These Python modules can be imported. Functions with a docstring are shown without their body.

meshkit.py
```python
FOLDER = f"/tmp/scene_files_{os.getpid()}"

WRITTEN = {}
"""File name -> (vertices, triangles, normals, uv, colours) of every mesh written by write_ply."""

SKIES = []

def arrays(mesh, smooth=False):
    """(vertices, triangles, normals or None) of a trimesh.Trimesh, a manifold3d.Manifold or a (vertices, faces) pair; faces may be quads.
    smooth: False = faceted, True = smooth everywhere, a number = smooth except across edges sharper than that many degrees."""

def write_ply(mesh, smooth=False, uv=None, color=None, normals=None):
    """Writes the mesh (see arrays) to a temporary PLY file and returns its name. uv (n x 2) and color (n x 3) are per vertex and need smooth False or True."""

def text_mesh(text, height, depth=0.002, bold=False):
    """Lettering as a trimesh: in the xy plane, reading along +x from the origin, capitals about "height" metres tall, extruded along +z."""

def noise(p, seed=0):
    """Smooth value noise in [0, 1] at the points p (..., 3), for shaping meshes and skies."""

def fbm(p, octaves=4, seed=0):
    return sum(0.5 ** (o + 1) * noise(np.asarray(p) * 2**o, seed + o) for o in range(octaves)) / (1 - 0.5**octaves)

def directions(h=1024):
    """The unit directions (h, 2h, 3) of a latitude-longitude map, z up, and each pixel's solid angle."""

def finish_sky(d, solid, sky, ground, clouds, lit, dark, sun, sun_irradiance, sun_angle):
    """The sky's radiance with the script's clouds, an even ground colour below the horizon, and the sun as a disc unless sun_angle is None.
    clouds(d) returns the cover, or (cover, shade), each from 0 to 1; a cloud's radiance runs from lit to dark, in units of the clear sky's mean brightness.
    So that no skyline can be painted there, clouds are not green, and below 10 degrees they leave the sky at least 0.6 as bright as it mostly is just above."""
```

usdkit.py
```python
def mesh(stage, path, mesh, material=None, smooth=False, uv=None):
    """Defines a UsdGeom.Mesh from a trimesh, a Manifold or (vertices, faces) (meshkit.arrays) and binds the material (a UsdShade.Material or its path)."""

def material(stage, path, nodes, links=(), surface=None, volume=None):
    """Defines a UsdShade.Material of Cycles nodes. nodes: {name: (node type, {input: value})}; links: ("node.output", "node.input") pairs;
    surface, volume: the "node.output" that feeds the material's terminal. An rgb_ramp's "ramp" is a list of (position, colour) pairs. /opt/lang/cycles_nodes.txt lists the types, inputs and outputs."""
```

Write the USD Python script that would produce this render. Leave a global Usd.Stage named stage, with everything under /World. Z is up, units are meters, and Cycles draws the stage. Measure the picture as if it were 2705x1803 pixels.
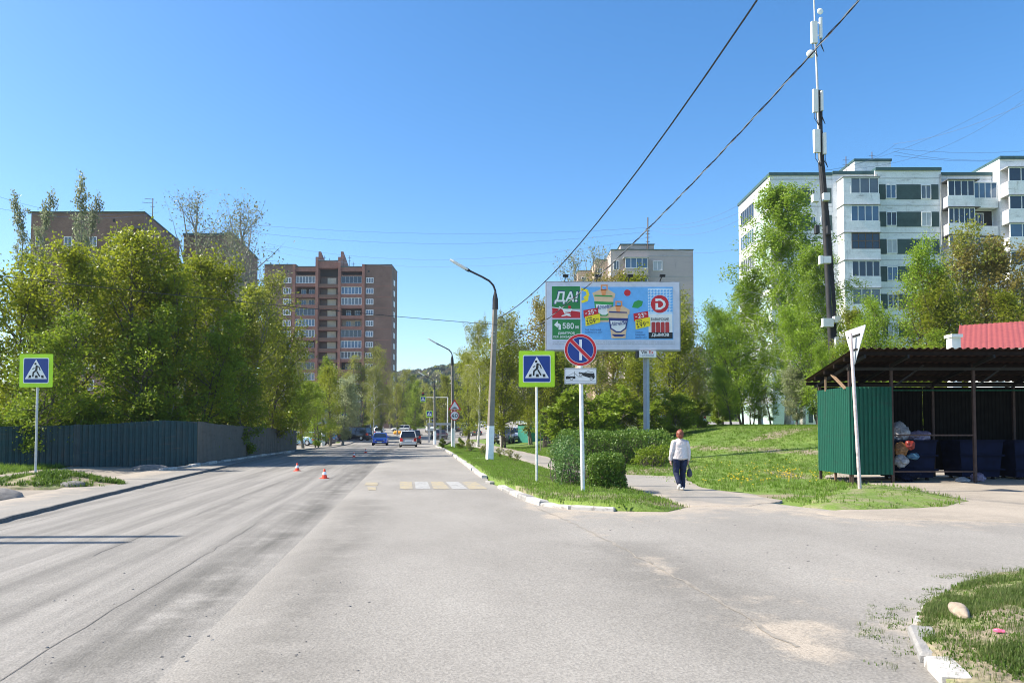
import math, random, re
import numpy as np, trimesh, shapely, usdkit, meshkit
from shapely.geometry import Polygon, LineString, Point, box as sbox
from scipy.spatial import Delaunay
from scipy.interpolate import PchipInterpolator
from pxr import Usd, UsdGeom, UsdLux, UsdShade, Sdf, Gf, Vt

stage = Usd.Stage.CreateInMemory()
UsdGeom.SetStageUpAxis(stage, 'Z'); UsdGeom.SetStageMetersPerUnit(stage, 1.0)
UsdGeom.Xform.Define(stage, '/World'); UsdGeom.Scope.Define(stage, '/World/Looks')
A = np.array
# ------------------------------------------------------------------ camera, sky, sun
EYE, F, PITCH, VH, UC = 1.56, 1950.0, math.radians(2.0), 1130.0, 1352.5   # lens in pixels of the 2705 x 1803 photograph
CV = VH - F * math.tan(PITCH)
cam = UsdGeom.Camera.Define(stage, '/World/camera')
cam.CreateHorizontalApertureAttr(36.0); cam.CreateVerticalApertureAttr(36.0 * 1803 / 2705)
cam.CreateFocalLengthAttr(36.0 * F / 2705)
cam.CreateVerticalApertureOffsetAttr((CV - 901.5) / 2705 * 36.0)
cam.CreateClippingRangeAttr(Gf.Vec2f(0.1, 5000)); cam.CreateExposureAttr(1.3)
cam.AddTranslateOp().Set((0, 0, EYE)); cam.AddRotateXOp().Set(90 + math.degrees(PITCH))

SUN_EL, SUN = math.radians(45.0), None
h_ = A([-1.0, -0.03]); h_ /= np.linalg.norm(h_)
SUN = A([h_[0] * math.cos(SUN_EL), h_[1] * math.cos(SUN_EL), math.sin(SUN_EL)])
dome = UsdLux.DomeLight.Define(stage, '/World/sky')
sky_m = usdkit.material(stage, '/World/Looks/sky_air', {
    's': ('sky_texture', {'sky_type': 'single_scattering', 'sun_disc': False, 'sun_elevation': SUN_EL, 'sun_rotation': math.atan2(SUN[0], SUN[1]),
                          'altitude': 200.0, 'air_density': 1.0, 'aerosol_density': 1.1, 'ozone_density': 2.2}),
    'h': ('hsv', {'saturation': 1.33}), 'b': ('background_shader', {'strength': 0.098})}, [('s.color', 'h.color'), ('h.color', 'b.color')], surface='b.background')
UsdShade.MaterialBindingAPI.Apply(dome.GetPrim()).Bind(sky_m)
dome.GetPrim().SetCustomDataByKey('kind', 'structure')
sun = UsdLux.DistantLight.Define(stage, '/World/sun')
sun.CreateIntensityAttr(1.06); sun.CreateAngleAttr(0.53); sun.CreateColorAttr(Gf.Vec3f(1.0, 0.935, 0.83)); sun.CreateNormalizeAttr(True)
zx = np.cross([0, 0, 1.0], SUN); zx /= np.linalg.norm(zx); zy = np.cross(SUN, zx)
sun.AddTransformOp().Set(Gf.Matrix4d(*[float(v) for v in (*zx, 0, *zy, 0, *SUN, 0, 0, 0, 50, 1)]))

# ------------------------------------------------------------------ pixels to the world
def ray(u, v):
    xc, yc = (u - UC) / F, (CV - v) / F
    return A([xc, math.cos(PITCH) - yc * math.sin(PITCH), yc * math.cos(PITCH) + math.sin(PITCH)])
def at(u, v, d):
    r = ray(u, v); return A([0, 0, EYE]) + r * (d / r[1])
def XU(u, d, v=1130): return at(u, v, d)[0]
def ZV(v, d): return at(UC, v, d)[2]
def sm(x, a, b):
    t = np.clip((np.asarray(x, float) - a) / (b - a), 0, 1); return t * t * (3 - 2 * t)
_prof = PchipInterpolator([-100, 0, 40, 58, 75, 90, 108, 150, 200, 260, 2000], [0, 0, 0, -.10, -.38, -.45, -.2, .7, 1.6, 2.4, 2.4])
def ter(x, y):
    x, y = np.asarray(x, float), np.asarray(y, float)
    off = x + .131 * y
    r = _prof(y); r = np.where(r < 0, r * (1 - sm(off, 4, 8)), r)
    z = r + 1.75 * sm(off, 8.0, 22) * sm(y, 18, 52) + .22 * sm(-off, 9.5, 15) * sm(y, -10, 8)
    z = z + 58 * sm(y, 230, 760) * (.82 + .25 * np.sin(x / 170 + .6) + .1 * np.sin(x / 61))
    return z
def on(u, v):
    r = ray(u, v); t = 1.0; step = .25
    p = A([0, 0, EYE])
    while t < 900:
        q = p + r * t
        if q[2] <= ter(q[0], q[1]):
            lo, hi = t - step, t
            for _ in range(25):
                m = (lo + hi) / 2; q = p + r * m
                if q[2] <= ter(q[0], q[1]): hi = m
                else: lo = m
            return p + r * hi
        step = max(.1, t * .01); t += step
    return p + r * 900
def on2(*pts): return [tuple(on(*p)[:2]) for p in pts]
RD = A([-.131, 1.0]); RD /= np.linalg.norm(RD)          # the direction of the road
RN = A([RD[1], -RD[0]])                                  # to its right
def offx(off, y): return off - .131 * y

# ------------------------------------------------------------------ prims
_names = {}
def uniq(parent, name):
    k = _names.get((parent, name), 0); _names[(parent, name)] = k + 1
    return name if k == 0 else f'{name}_{k:03d}'
def setd(prim, **kw):
    for k, v in kw.items():
        if v: prim.SetCustomDataByKey(k, v)
def thing(name, label, cat, loc=(0, 0, 0), rz=0, group=None, kind=None, scale=None, lean=None):
    path = '/World/' + uniq('/World', name)
    x = UsdGeom.Xform.Define(stage, path)
    x.AddTranslateOp().Set(tuple(float(c) for c in loc))
    if lean: x.AddRotateXYZOp().Set((float(lean[0]), float(lean[1]), float(rz)))
    elif rz: x.AddRotateZOp().Set(float(rz))
    if scale is not None: x.AddScaleOp().Set(tuple(float(s) for s in (scale if np.ndim(scale) else (scale,) * 3)))
    setd(x.GetPrim(), label=label, category=cat, group=group, kind=kind)
    return path
def struct(name, label):
    path = '/World/' + uniq('/World', name)
    setd(UsdGeom.Xform.Define(stage, path).GetPrim(), label=label, kind='structure')
    return path
def part(parent, name, m, material, smooth=False, label=None, kind=None, attrs=None):
    path = parent + '/' + uniq(parent, name)
    if isinstance(m, MB): m = m.out()
    g = usdkit.mesh(stage, path, m, material, smooth)
    setd(g.GetPrim(), label=label, kind=kind)
    for k, v in (attrs or {}).items():
        UsdGeom.PrimvarsAPI(g).CreatePrimvar(k, Sdf.ValueTypeNames.FloatArray, 'vertex').Set(Vt.FloatArray.FromNumpy(np.asarray(v, np.float32)))
    return path
def single(name, label, cat, m, material, smooth=False, group=None, kind=None, attrs=None):
    p = part('/World', name, m, material, smooth, attrs=attrs)
    setd(stage.GetPrimAtPath(p), label=label, category=cat, group=group, kind=kind)
    return p
def proto(name):
    p = '/World/' + name
    stage.CreateClassPrim(p); return p
def place(proto_path, name, label, cat, loc, rz=0, scale=1, group=None, lean=None):
    p = thing(name, label, cat, loc, rz, group, scale=scale, lean=lean)
    pr = stage.GetPrimAtPath(p); pr.GetReferences().AddInternalReference(proto_path); pr.SetInstanceable(True)
    return p

# ------------------------------------------------------------------ meshes
BOXF = A([[0, 2, 1], [0, 3, 2], [4, 5, 6], [4, 6, 7], [0, 1, 5], [0, 5, 4], [1, 2, 6], [1, 6, 5], [2, 3, 7], [2, 7, 6], [3, 0, 4], [3, 4, 7]])
class MB:
    def __init__(s): s.v, s.f, s.n = [], [], 0
    def add(s, v, f):
        v = np.asarray(v, float).reshape(-1, 3); f = np.asarray(f, int)
        if f.shape[1] == 4: f = np.vstack([f[:, [0, 1, 2]], f[:, [0, 2, 3]]])
        s.v.append(v); s.f.append(f + s.n); s.n += len(v); return s
    def tm(s, m, M=None):
        m = m.copy()
        if M is not None: m.apply_transform(M)
        return s.add(m.vertices, m.faces)
    def box(s, x0, x1, y0, y1, z0, z1):
        return s.add([(x0, y0, z0), (x1, y0, z0), (x1, y1, z0), (x0, y1, z0), (x0, y0, z1), (x1, y0, z1), (x1, y1, z1), (x0, y1, z1)], BOXF)
    def bar(s, p, q, w, h=None, up=(0, 0, 1)):
        p, q = A(p, float), A(q, float); h = h or w
        t = (q - p) / np.linalg.norm(q - p); up = A(up, float)
        if abs(t @ up) > .98: up = A([0, 1.0, 0])
        a = np.cross(t, up); a /= np.linalg.norm(a); b = np.cross(a, t)
        a, b = a * w / 2, b * h / 2
        return s.add([p - a - b, p + a - b, p + a + b, p - a + b, q - a - b, q + a - b, q + a + b, q - a + b], BOXF[:, ::-1])
    def tube(s, pts, rad, n=8, cap=True):
        pts = np.asarray(pts, float); k = len(pts); rad = np.broadcast_to(np.asarray(rad, float), (k,))
        t = np.gradient(pts, axis=0); t /= np.maximum(np.linalg.norm(t, axis=1, keepdims=True), 1e-9)
        ref = A([0, 0, 1.0]) if abs(t[:, 2]).mean() < .8 else A([1.0, 0, 0])
        a = np.cross(t, ref); a /= np.maximum(np.linalg.norm(a, axis=1, keepdims=True), 1e-9); b = np.cross(t, a)
        an = np.arange(n) * 2 * np.pi / n
        v = (pts[:, None] + rad[:, None, None] * (a[:, None] * np.cos(an)[None, :, None] + b[:, None] * np.sin(an)[None, :, None])).reshape(-1, 3)
        i = np.arange(k - 1)[:, None] * n; j = np.arange(n)[None]; j2 = (j + 1) % n
        q = np.stack([i + j, i + n + j, i + n + j2, i + j2], -1).reshape(-1, 4)
        f = np.vstack([q[:, [0, 2, 1]], q[:, [0, 3, 2]]])
        f = f[:, ::-1]
        if cap:
            c0 = [[0, b_, b_ + 1] for b_ in range(1, n - 1)]; e = (k - 1) * n
            f = np.vstack([f, c0, [[e, e + b_ + 1, e + b_] for b_ in range(1, n - 1)]])
        return s.add(v, f)
    def cyl(s, p, q, r, n=12): return s.tube([p, q], r, n)
    def out(s): return trimesh.Trimesh(np.vstack(s.v), np.vstack(s.f), process=False)
def frame(o, right, up):
    right, up = A(right, float), A(up, float); M = np.eye(4); M[:3, 0], M[:3, 1], M[:3, 2], M[:3, 3] = right, up, np.cross(right, up), o; return M
def flat(poly, th, o, right=(1, 0, 0), up=(0, 0, 1), lift=0.0):
    """A 2D outline extruded th towards the side it faces, standing at o."""
    M = frame(o, right, up); M[:3, 3] += M[:3, 2] * lift
    mb = MB()
    for g in getattr(poly, 'geoms', [poly]):
        if g.area > 1e-9: mb.tm(trimesh.creation.extrude_polygon(g, th, engine='earcut'), M)
    return mb.out()
def letters(txt, h, o, right=(1, 0, 0), up=(0, 0, 1), lift=0.0, bold=False, align='c', th=.002, fit=None, shear=0):
    m = meshkit.text_mesh(txt, h, th, bold)
    w = m.bounds[1, 0] - m.bounds[0, 0]
    m.apply_translation([-m.bounds[0, 0] - (w / 2 if align == 'c' else 0), 0, 0])
    if fit: m.apply_scale([fit / w, 1, 1])
    if shear:
        S = np.eye(4); S[0, 1] = shear; m.apply_transform(S)
    M = frame(o, right, up); M[:3, 3] += M[:3, 2] * lift; m.apply_transform(M); return m
def rot2(a): return A([[math.cos(a), -math.sin(a)], [math.sin(a), math.cos(a)]])
def rrect(x0, x1, y0, y1, r): return sbox(x0 + r, y0 + r, x1 - r, y1 - r).buffer(r, quad_segs=4)
def wob(poly, amp=.12, sc=1.3, seed=1, step=.3):
    c = A(shapely.segmentize(LineString(poly.exterior.coords), step).coords)[:-1]
    q = np.c_[c, 0 * c[:, 0]] * sc; c = c + np.c_[meshkit.fbm(q, 3, seed) - .5, meshkit.fbm(q + 31, 3, seed) - .5] * 2 * amp
    g = Polygon(c).buffer(0); return max(g.geoms, key=lambda s: s.area) if hasattr(g, 'geoms') else g
def drape(poly, dz, res, tf=None, skirt=0):
    """A sheet over the terrain."""
    tf = tf or ter
    b = np.vstack([A(shapely.segmentize(LineString(r.coords), res).coords)[:-1, :2] for r in [poly.exterior, *poly.interiors]])
    x0, y0, x1, y1 = poly.bounds
    gx, gy = np.meshgrid(np.arange(x0 + res / 2, x1, res), np.arange(y0 + res / 2, y1, res)); g = np.c_[gx.ravel(), gy.ravel()]
    g = g[shapely.contains_xy(poly.buffer(-res * .45), g[:, 0], g[:, 1])]
    p = np.vstack([b, g]) if len(g) else b
    d = Delaunay(p); f = d.simplices; c = p[f].mean(1); f = f[shapely.contains_xy(poly, c[:, 0], c[:, 1])]
    e1, e2 = p[f[:, 1]] - p[f[:, 0]], p[f[:, 2]] - p[f[:, 0]]; cr = e1[:, 0] * e2[:, 1] - e1[:, 1] * e2[:, 0]
    f = f[np.abs(cr) > 1e-7]; cr = cr[np.abs(cr) > 1e-7]; f[cr < 0] = f[cr < 0][:, ::-1]
    z = tf(p[:, 0], p[:, 1]) + (dz(p[:, 0], p[:, 1]) if callable(dz) else dz)
    v = np.c_[p, z]
    if skirt:
        e = np.vstack([f[:, [0, 1]], f[:, [1, 2]], f[:, [2, 0]]]); ky = np.sort(e, 1); _, ix, ct = np.unique(ky, axis=0, return_index=True, return_counts=True)
        e = e[ix[ct == 1]]; n = len(v); b_, e = np.unique(e, return_inverse=True); e = e.reshape(-1, 2); v = np.vstack([v, v[b_] - [0, 0, skirt]]); k = b_[e]; f = np.vstack([f, np.c_[k[:, 1], k[:, 0], e[:, 0] + n], np.c_[k[:, 1], e[:, 0] + n, e[:, 1] + n]])
    us = np.unique(f); mp = np.zeros(len(v), int); mp[us] = np.arange(len(us)); v, f = v[us], mp[f]
    return trimesh.Trimesh(v, f, process=False)

# ------------------------------------------------------------------ materials
def M_(name): return '/World/Looks/' + name
def pm(name, col, rough=.7, var=.15, scale=3.0, bump=0.0, bscale=40.0, metal=0.0, spec=.4, stretch=None, detail=5, coat=0, space='position', tint=None):
    c = A(col, float); lo, hi = np.clip(c * (1 - var), 0, 1), np.clip(c * (1 + var), 0, 1)
    n = {'p': ('principled_bsdf', {'roughness': rough, 'metallic': metal, 'specular_ior_level': spec, 'coat_weight': float(coat)})}
    l = []
    if var == 0 and not bump: n['p'][1]['base_color'] = tuple(c)
    else:
        n['g'] = ('geometry', {}); n['mp'] = ('mapping', {'scale': stretch or (1, 1, 1)})
        n['n'] = ('noise_texture', {'scale': scale, 'detail': float(detail), 'roughness': .62})
        n['r'] = ('rgb_ramp', {'ramp': [(.3, lo), (.5, c if tint is None else A(tint)), (.7, hi)]})
        l += [('g.position', 'mp.vector'), ('mp.vector', 'n.vector'), ('n.fac', 'r.fac'), ('r.color', 'p.base_color')]
        if bump:
            n['bn'] = ('noise_texture', {'scale': bscale, 'detail': 4.0}); n['b'] = ('bump', {'strength': bump, 'distance': .02})
            l += [('mp.vector', 'bn.vector'), ('bn.fac', 'b.height'), ('b.normal', 'p.normal')]
    return usdkit.material(stage, M_(name), n, l, surface='p.BSDF')
def leafm(name, cols, trans=.52, rough=.4):
    return usdkit.material(stage, M_(name), {
        'g': ('geometry', {}), 'o': ('object_info', {}),
        'r': ('rgb_ramp', {'ramp': [(i / (len(cols) - 1), c) for i, c in enumerate(cols)]}),
        'm': ('map_range', {'from_min': 0.0, 'from_max': 1.0, 'to_min': .82, 'to_max': 1.15}),
        'h': ('hsv', {}), 'p': ('principled_bsdf', {'roughness': rough, 'specular_ior_level': .35}), 't': ('translucent_bsdf', {}), 'x': ('mix_closure', {'fac': trans})},
        [('g.random_per_island', 'r.fac'), ('o.random', 'm.value'), ('m.result', 'h.value'), ('r.color', 'h.color'), ('h.color', 'p.base_color'), ('h.color', 't.color'),
         ('p.BSDF', 'x.closure1'), ('t.BSDF', 'x.closure2')], surface='x.closure')
def worn(name, col, under, thr=.42, sc=9.0):
    return usdkit.material(stage, M_(name), {'g': ('geometry', {}), 'n': ('noise_texture', {'scale': sc, 'detail': 8.0, 'roughness': .75}), 'r': ('rgb_ramp', {'ramp': [(thr - .06, under), (thr + .05, tuple(A(col) * .9)), (thr + .3, col)]}), 'p': ('principled_bsdf', {'roughness': .85, 'specular_ior_level': .2})}, [('g.position', 'n.vector'), ('n.fac', 'r.fac'), ('r.color', 'p.base_color')], surface='p.BSDF')
def plain(name, col, rough=.5, spec=.5, metal=0.0, coat=0.0): return pm(name, col, rough, .07 if name.startswith(('sign', 'print')) else 0, 4.0, metal=metal, spec=spec, coat=coat)
def glassm(name, col, rough=.06):
    return pm(name, col, rough, .25, .6, spec=.8)
# ------------------------------------------------------------------ ground materials
def mixnodes(name, base_lo, base_hi, sand_and_lit_edge, fine=55.0, streak=False, attrs=True, rough=.85, bump=.5, grit=.27):
    n = {'g': ('geometry', {}), 'rt': ('mapping', {'rotation': (0, 0, -.1303)}), 'st': ('mapping', {'scale': (1, .03 if streak else .5, 1)}),
         'n1': ('noise_texture', {'scale': 3.0 if streak else .45, 'detail': 6.0, 'roughness': .6}), 'n2': ('noise_texture', {'scale': fine, 'detail': 3.0}),
         'n3': ('noise_texture', {'scale': 2.2, 'detail': 7.0, 'roughness': .7}),
         'r1': ('rgb_ramp', {'ramp': [(.36, base_lo), (.6 if streak else .66, base_hi)]}), 'r2': ('rgb_ramp', {'ramp': [(.3, (1 - grit,) * 3), (.7, (1 + grit * .5,) * 3)]}),
         'mu': ('mix_color', {'blend_type': 'multiply', 'fac': 1.0, 'use_clamp': False}),
         'sa': ('attribute', {'attribute': 'sand_and_lit_edge'}), 'ma': ('math', {'math_type': 'multiply_add', 'value2': 1.7, 'value3': -.85}), 'ad': ('math', {'math_type': 'add'}),
         'mr': ('map_range', {'range_type': 'smoothstep', 'from_min': .3, 'from_max': .82}), 'ms': ('mix_color', {'blend_type': 'mix', 'b': sand_and_lit_edge}),
         'da': ('attribute', {'attribute': 'dark'}), 'd1': ('math', {'math_type': 'multiply'}), 'd2': ('rgb_ramp', {'ramp': [(0, (1, 1, 1)), (1, (.56, .56, .55))]}), 'md': ('mix_color', {'blend_type': 'multiply', 'fac': 1.0}),
         'n4': ('noise_texture', {'scale': 1.6, 'detail': 6.0, 'roughness': .65}), 'mx': ('map_range', {'range_type': 'smoothstep', 'from_min': .28, 'from_max': .56}),
         'bu': ('bump', {'strength': bump, 'distance': .012}), 'p': ('principled_bsdf', {'roughness': rough, 'specular_ior_level': .25})}
    l = [('g.position', 'rt.vector'), ('rt.vector', 'st.vector'), ('st.vector', 'n1.vector'), ('g.position', 'n2.vector'), ('g.position', 'n3.vector'), ('g.position', 'n4.vector'),
         ('n1.fac', 'r1.fac'), ('n2.fac', 'r2.fac'), ('r1.color', 'md.a'), ('da.fac', 'd1.value1'), ('n4.fac', 'mx.value'), ('mx.result', 'd1.value2'), ('d1.value', 'd2.fac'), ('d2.color', 'md.b'),
         ('md.result', 'ms.a'), ('n3.fac', 'ma.value1'), ('ma.value', 'ad.value1'), ('sa.fac', 'ad.value2'), ('ad.value', 'mr.value'), ('mr.result', 'ms.fac'),
         ('ms.result', 'mu.a'), ('r2.color', 'mu.b'), ('mu.result', 'p.base_color'), ('n2.fac', 'bu.height'), ('bu.normal', 'p.normal')]
    return usdkit.material(stage, M_(name), n, l, surface='p.BSDF')
SAND_AND_LIT_EDGE = (.355, .305, .245)
mixnodes('asphalt', (.232, .215, .189), (.292, .272, .241), SAND_AND_LIT_EDGE)
mixnodes('milled', (.185, .173, .154), (.278, .26, .232), SAND_AND_LIT_EDGE, streak=True, grit=.25, bump=.6)
mixnodes('soil_yard', (.27, .235, .19), (.36, .31, .25), SAND_AND_LIT_EDGE, grit=.22)
mixnodes('lawn_soil', (.10, .165, .028), (.165, .235, .042), (.26, .215, .145), fine=24, grit=.35, bump=.7)
worn('kerb_white', (.47, .45, .42), (.25, .23, .205), .455, 7.0); pm('kerb_grey', (.25, .24, .225), .9, .25, 6, .5, 60)
worn('paint_white', (.37, .365, .345), (.235, .23, .22), .47, 8.0); worn('paint_yellow', (.37, .31, .20), (.235, .23, .22), .47, 8.0)
pm('seam', (.235, .21, .175), .95, .3, 8)

# ------------------------------------------------------------------ terrain sheet to the horizon
def axis(a, b, fine, far0, far1):
    mid = np.arange(a, b + .01, fine)
    lo, hi = [a], [b]; s = fine
    while lo[-1] > far0: s *= 1.18; lo.append(lo[-1] - s)
    s = fine
    while hi[-1] < far1: s *= 1.12; hi.append(hi[-1] + s)
    return np.r_[lo[:0:-1], mid, hi[1:]]
gx, gy = axis(-36, 52, 1.0, -900, 900), axis(-8, 112, 1.0, -120, 1400)
GX, GY = np.meshgrid(gx, gy); nx = len(gx)
idx = np.arange(len(gy) - 1)[:, None] * nx + np.arange(nx - 1)[None]
gq = np.stack([idx, idx + 1, idx + nx + 1, idx + nx], -1).reshape(-1, 4)
gz = ter(GX, GY)
near_road = ((GX + .131 * GY) < 5.5) & ((GX + .131 * GY) > -30) & (GY < 175)
sub = np.where(((GX + .131 * GY) > -7.5) & ((GX + .131 * GY) < 5.0) & (GY < 118), .10, 0)
gv = np.c_[GX.ravel(), GY.ravel(), (gz - sub).ravel()]
off_ = gv[:, 0] + .131 * gv[:, 1]
gs = np.clip(.35 * meshkit.fbm(gv / 7.0, 3, 4) - .02, 0, 1) + .9 * sm(-off_, 7, 8) * (1 - sm(-off_, 11, 14)) * (gv[:, 1] < 70)
for a, b, w in [((1790, 1182), (2165, 1196), .55), ((2010, 1160), (2170, 1128), .6), ((1880, 1305), (2090, 1310), .5), ((1650, 1250), (1790, 1235), .7), ((2000, 1245), (2170, 1262), .45)]:
    pa, pb = A(on(*a)), A(on(*b)); ls = LineString([pa[:2], pb[:2]])
    gs += .85 * (1 - sm(shapely.distance(shapely.points(gv[:, :2]), ls), w * .5, w * 1.8))
single('ground', 'green spring lawn and worn earth rising to a low crest before the white block', 'ground',
       trimesh.Trimesh(gv, np.vstack([gq[:, [0, 1, 2]], gq[:, [0, 2, 3]]]), process=False), M_('lawn_soil'), True, kind='structure', attrs={'sand_and_lit_edge': np.clip(gs, 0, 1.2), 'dark': np.zeros(len(gv))})

# ------------------------------------------------------------------ roads
KERB = 2.1
Yk = np.linspace(74, 22, 27)
kerb_line = [(offx(KERB - .0, y) , y) for y in Yk] + on2((1285, 1279), (1325, 1293), (1368, 1314), (1412, 1334), (1460, 1346), (1560, 1354), (1672, 1357), (1745, 1358))
tip = on2((1812, 1346))
CL = -1.57
road_poly = Polygon([(offx(CL, -6), -6)] + [(offx(CL, y), y) for y in np.linspace(0, 128, 65)] + [(offx(KERB + 6, 128), 128), (offx(KERB + .3, 80), 80)] + [(x + .06, y) for x, y in kerb_line] + tip
                    + on2((1900, 1328), (1990, 1328), (2130, 1346), (2300, 1362), (2500, 1378), (2705, 1380)) + [(26, 12.2), (26, -6)])
road_poly = road_poly.buffer(0)
def roadz(x, y): return .045 - .033 * (1 - sm(x + .131 * y, CL, CL + .05))
m = drape(road_poly, roadz, .42)
V = np.array(m.vertices); O = V[:, 0] + .131 * V[:, 1]; Pt = shapely.points(V[:, :2])
seam_px = [(1412, 1345), (1500, 1382), (1580, 1422), (1660, 1462), (1740, 1512), (1830, 1560), (1920, 1612), (1990, 1655), (2060, 1700), (2110, 1728)]
seam = LineString(on2(*seam_px))
edge = LineString(kerb_line[20:] + tip + on2((1990, 1342), (2300, 1372), (2705, 1380)))
d_edge, d_seam = shapely.distance(Pt, edge), shapely.distance(Pt, seam)
side = np.where(V[:, 1] < 13.4, sm(O, 2.2, 4.2), 0)
sand_and_lit_edge = .6 * np.exp(-d_edge / .7) * (V[:, 0] > .3) + .24 * np.exp(-(d_edge / 2.2) ** 2) * (V[:, 0] > .8) + .7 * np.exp(-(d_seam / .16) ** 2) * meshkit.fbm(V / 1.5, 3, 3) * 1.6
for poly_, amt in [([(1790, 1560), (1960, 1600), (2120, 1690), (2130, 1740), (2080, 1720), (1960, 1650)], .3), ([(2020, 1510), (2250, 1480), (2190, 1560), (2100, 1600), (2330, 1700), (2200, 1690)], .34),
                   ([(2090, 1705), (2240, 1700), (2420, 1803), (2250, 1803)], .34), ([(2330, 1560), (2480, 1510), (2705, 1490), (2705, 1520), (2480, 1600), (2400, 1700)], .42)]:
    d = shapely.distance(Pt, Polygon(on2(*poly_)).buffer(0)); sand_and_lit_edge += .55 * amt * np.exp(-(d / .35) ** 2)
sand_and_lit_edge += .30 * np.exp(-((O - (CL + .09)) / .07) ** 2) + .14 * sm(O, 1.4, 2.1) * (V[:, 1] > 18) + .03 * (V[:, 1] < 16)  # first term paints the sunlit lip of the lane joint; the rest is dust
dark = .8 * np.exp(-((O - (CL + .6)) / .35) ** 2) * (V[:, 1] < 16) + .6 * np.exp(-(d_seam / .8) ** 2) * (V[:, 1] < 10)
road = single('road', 'pale dusty asphalt road with the side street opening on the right', 'road', m, M_('asphalt'), True, kind='structure', attrs={'sand_and_lit_edge': np.clip(sand_and_lit_edge, 0, 1.1), 'dark': np.clip(dark * .8, 0, 1)})
LE = lambda y: np.interp(y, [-6, 12, 20, 47, 80, 130], [-6.5, -6.8, -7.2, -8.0, -8.2, -8.2])
ys = np.linspace(-6, 128, 68)
mill = Polygon([(offx(CL + .03, y), y) for y in ys] + [(offx(LE(y) , y), y) for y in ys[::-1]])
m = drape(mill, .012, .5); V = np.array(m.vertices); O = V[:, 0] + .131 * V[:, 1]
single('milled_lane', 'milled grey lane of the road, its worn surface streaked lengthwise', 'road', m, M_('milled'), True, kind='structure',
       attrs={'sand_and_lit_edge': .08 + 0 * O, 'dark': np.clip(.85 * np.exp(-((O - (CL - .22)) / .2) ** 2) + 1.1 * np.exp(-((O - (CL - .55)) / .38) ** 2) * meshkit.fbm(V / 2.2, 3, 8) * 1.3 + .5 * np.exp(-((O - (CL - 2.0)) / .3) ** 2) + .35 * np.exp(-((O - (CL - 3.6)) / .2) ** 2) + .5 * np.exp(-((O - LE(V[:, 1]) - .25) / .25) ** 2), 0, 1)})
strip = Polygon([(offx(LE(y) - .02, y), y) for y in ys] + [(offx(LE(y) - 1.5 - .5 * math.sin(y / 5) ** 2, y), y) for y in ys[::-1]])
m = drape(strip, .075, .4); V = np.array(m.vertices); O = V[:, 0] + .131 * V[:, 1]
road_edge = single('road_edge', 'narrow strip of old asphalt left standing along the milled lane', 'road', m, M_('asphalt'), True, kind='structure', attrs={'sand_and_lit_edge': np.clip(.25 + .5 * sm(LE(V[:, 1]) - O, .5, 1.4), 0, 1), 'dark': 0 * O})
sk = []
for y in np.arange(-6, 128, .35):
    j = .035 * math.sin(y * 7.3) + .02 * math.sin(y * 17.1)
    sk.append((offx(LE(y) + .012 + max(0, j), y), y))
sk = A(sk); zz = ter(sk[:, 0], sk[:, 1]); k = len(sk)
vv = np.vstack([np.c_[sk - [.05, 0], zz + .081], np.c_[sk, zz + .078], np.c_[sk + [.012, 0], zz]])
i = np.arange(k - 1); ff = np.vstack([np.stack([i, i + k, i + k + 1, i + 1], 1), np.stack([i + k, i + 2 * k, i + 2 * k + 1, i + k + 1], 1)])
pm('cut_edge', (.10, .098, .095), .95, .3, 12)
part(road_edge, 'cut_face', (vv, ff), M_('cut_edge'))
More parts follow.
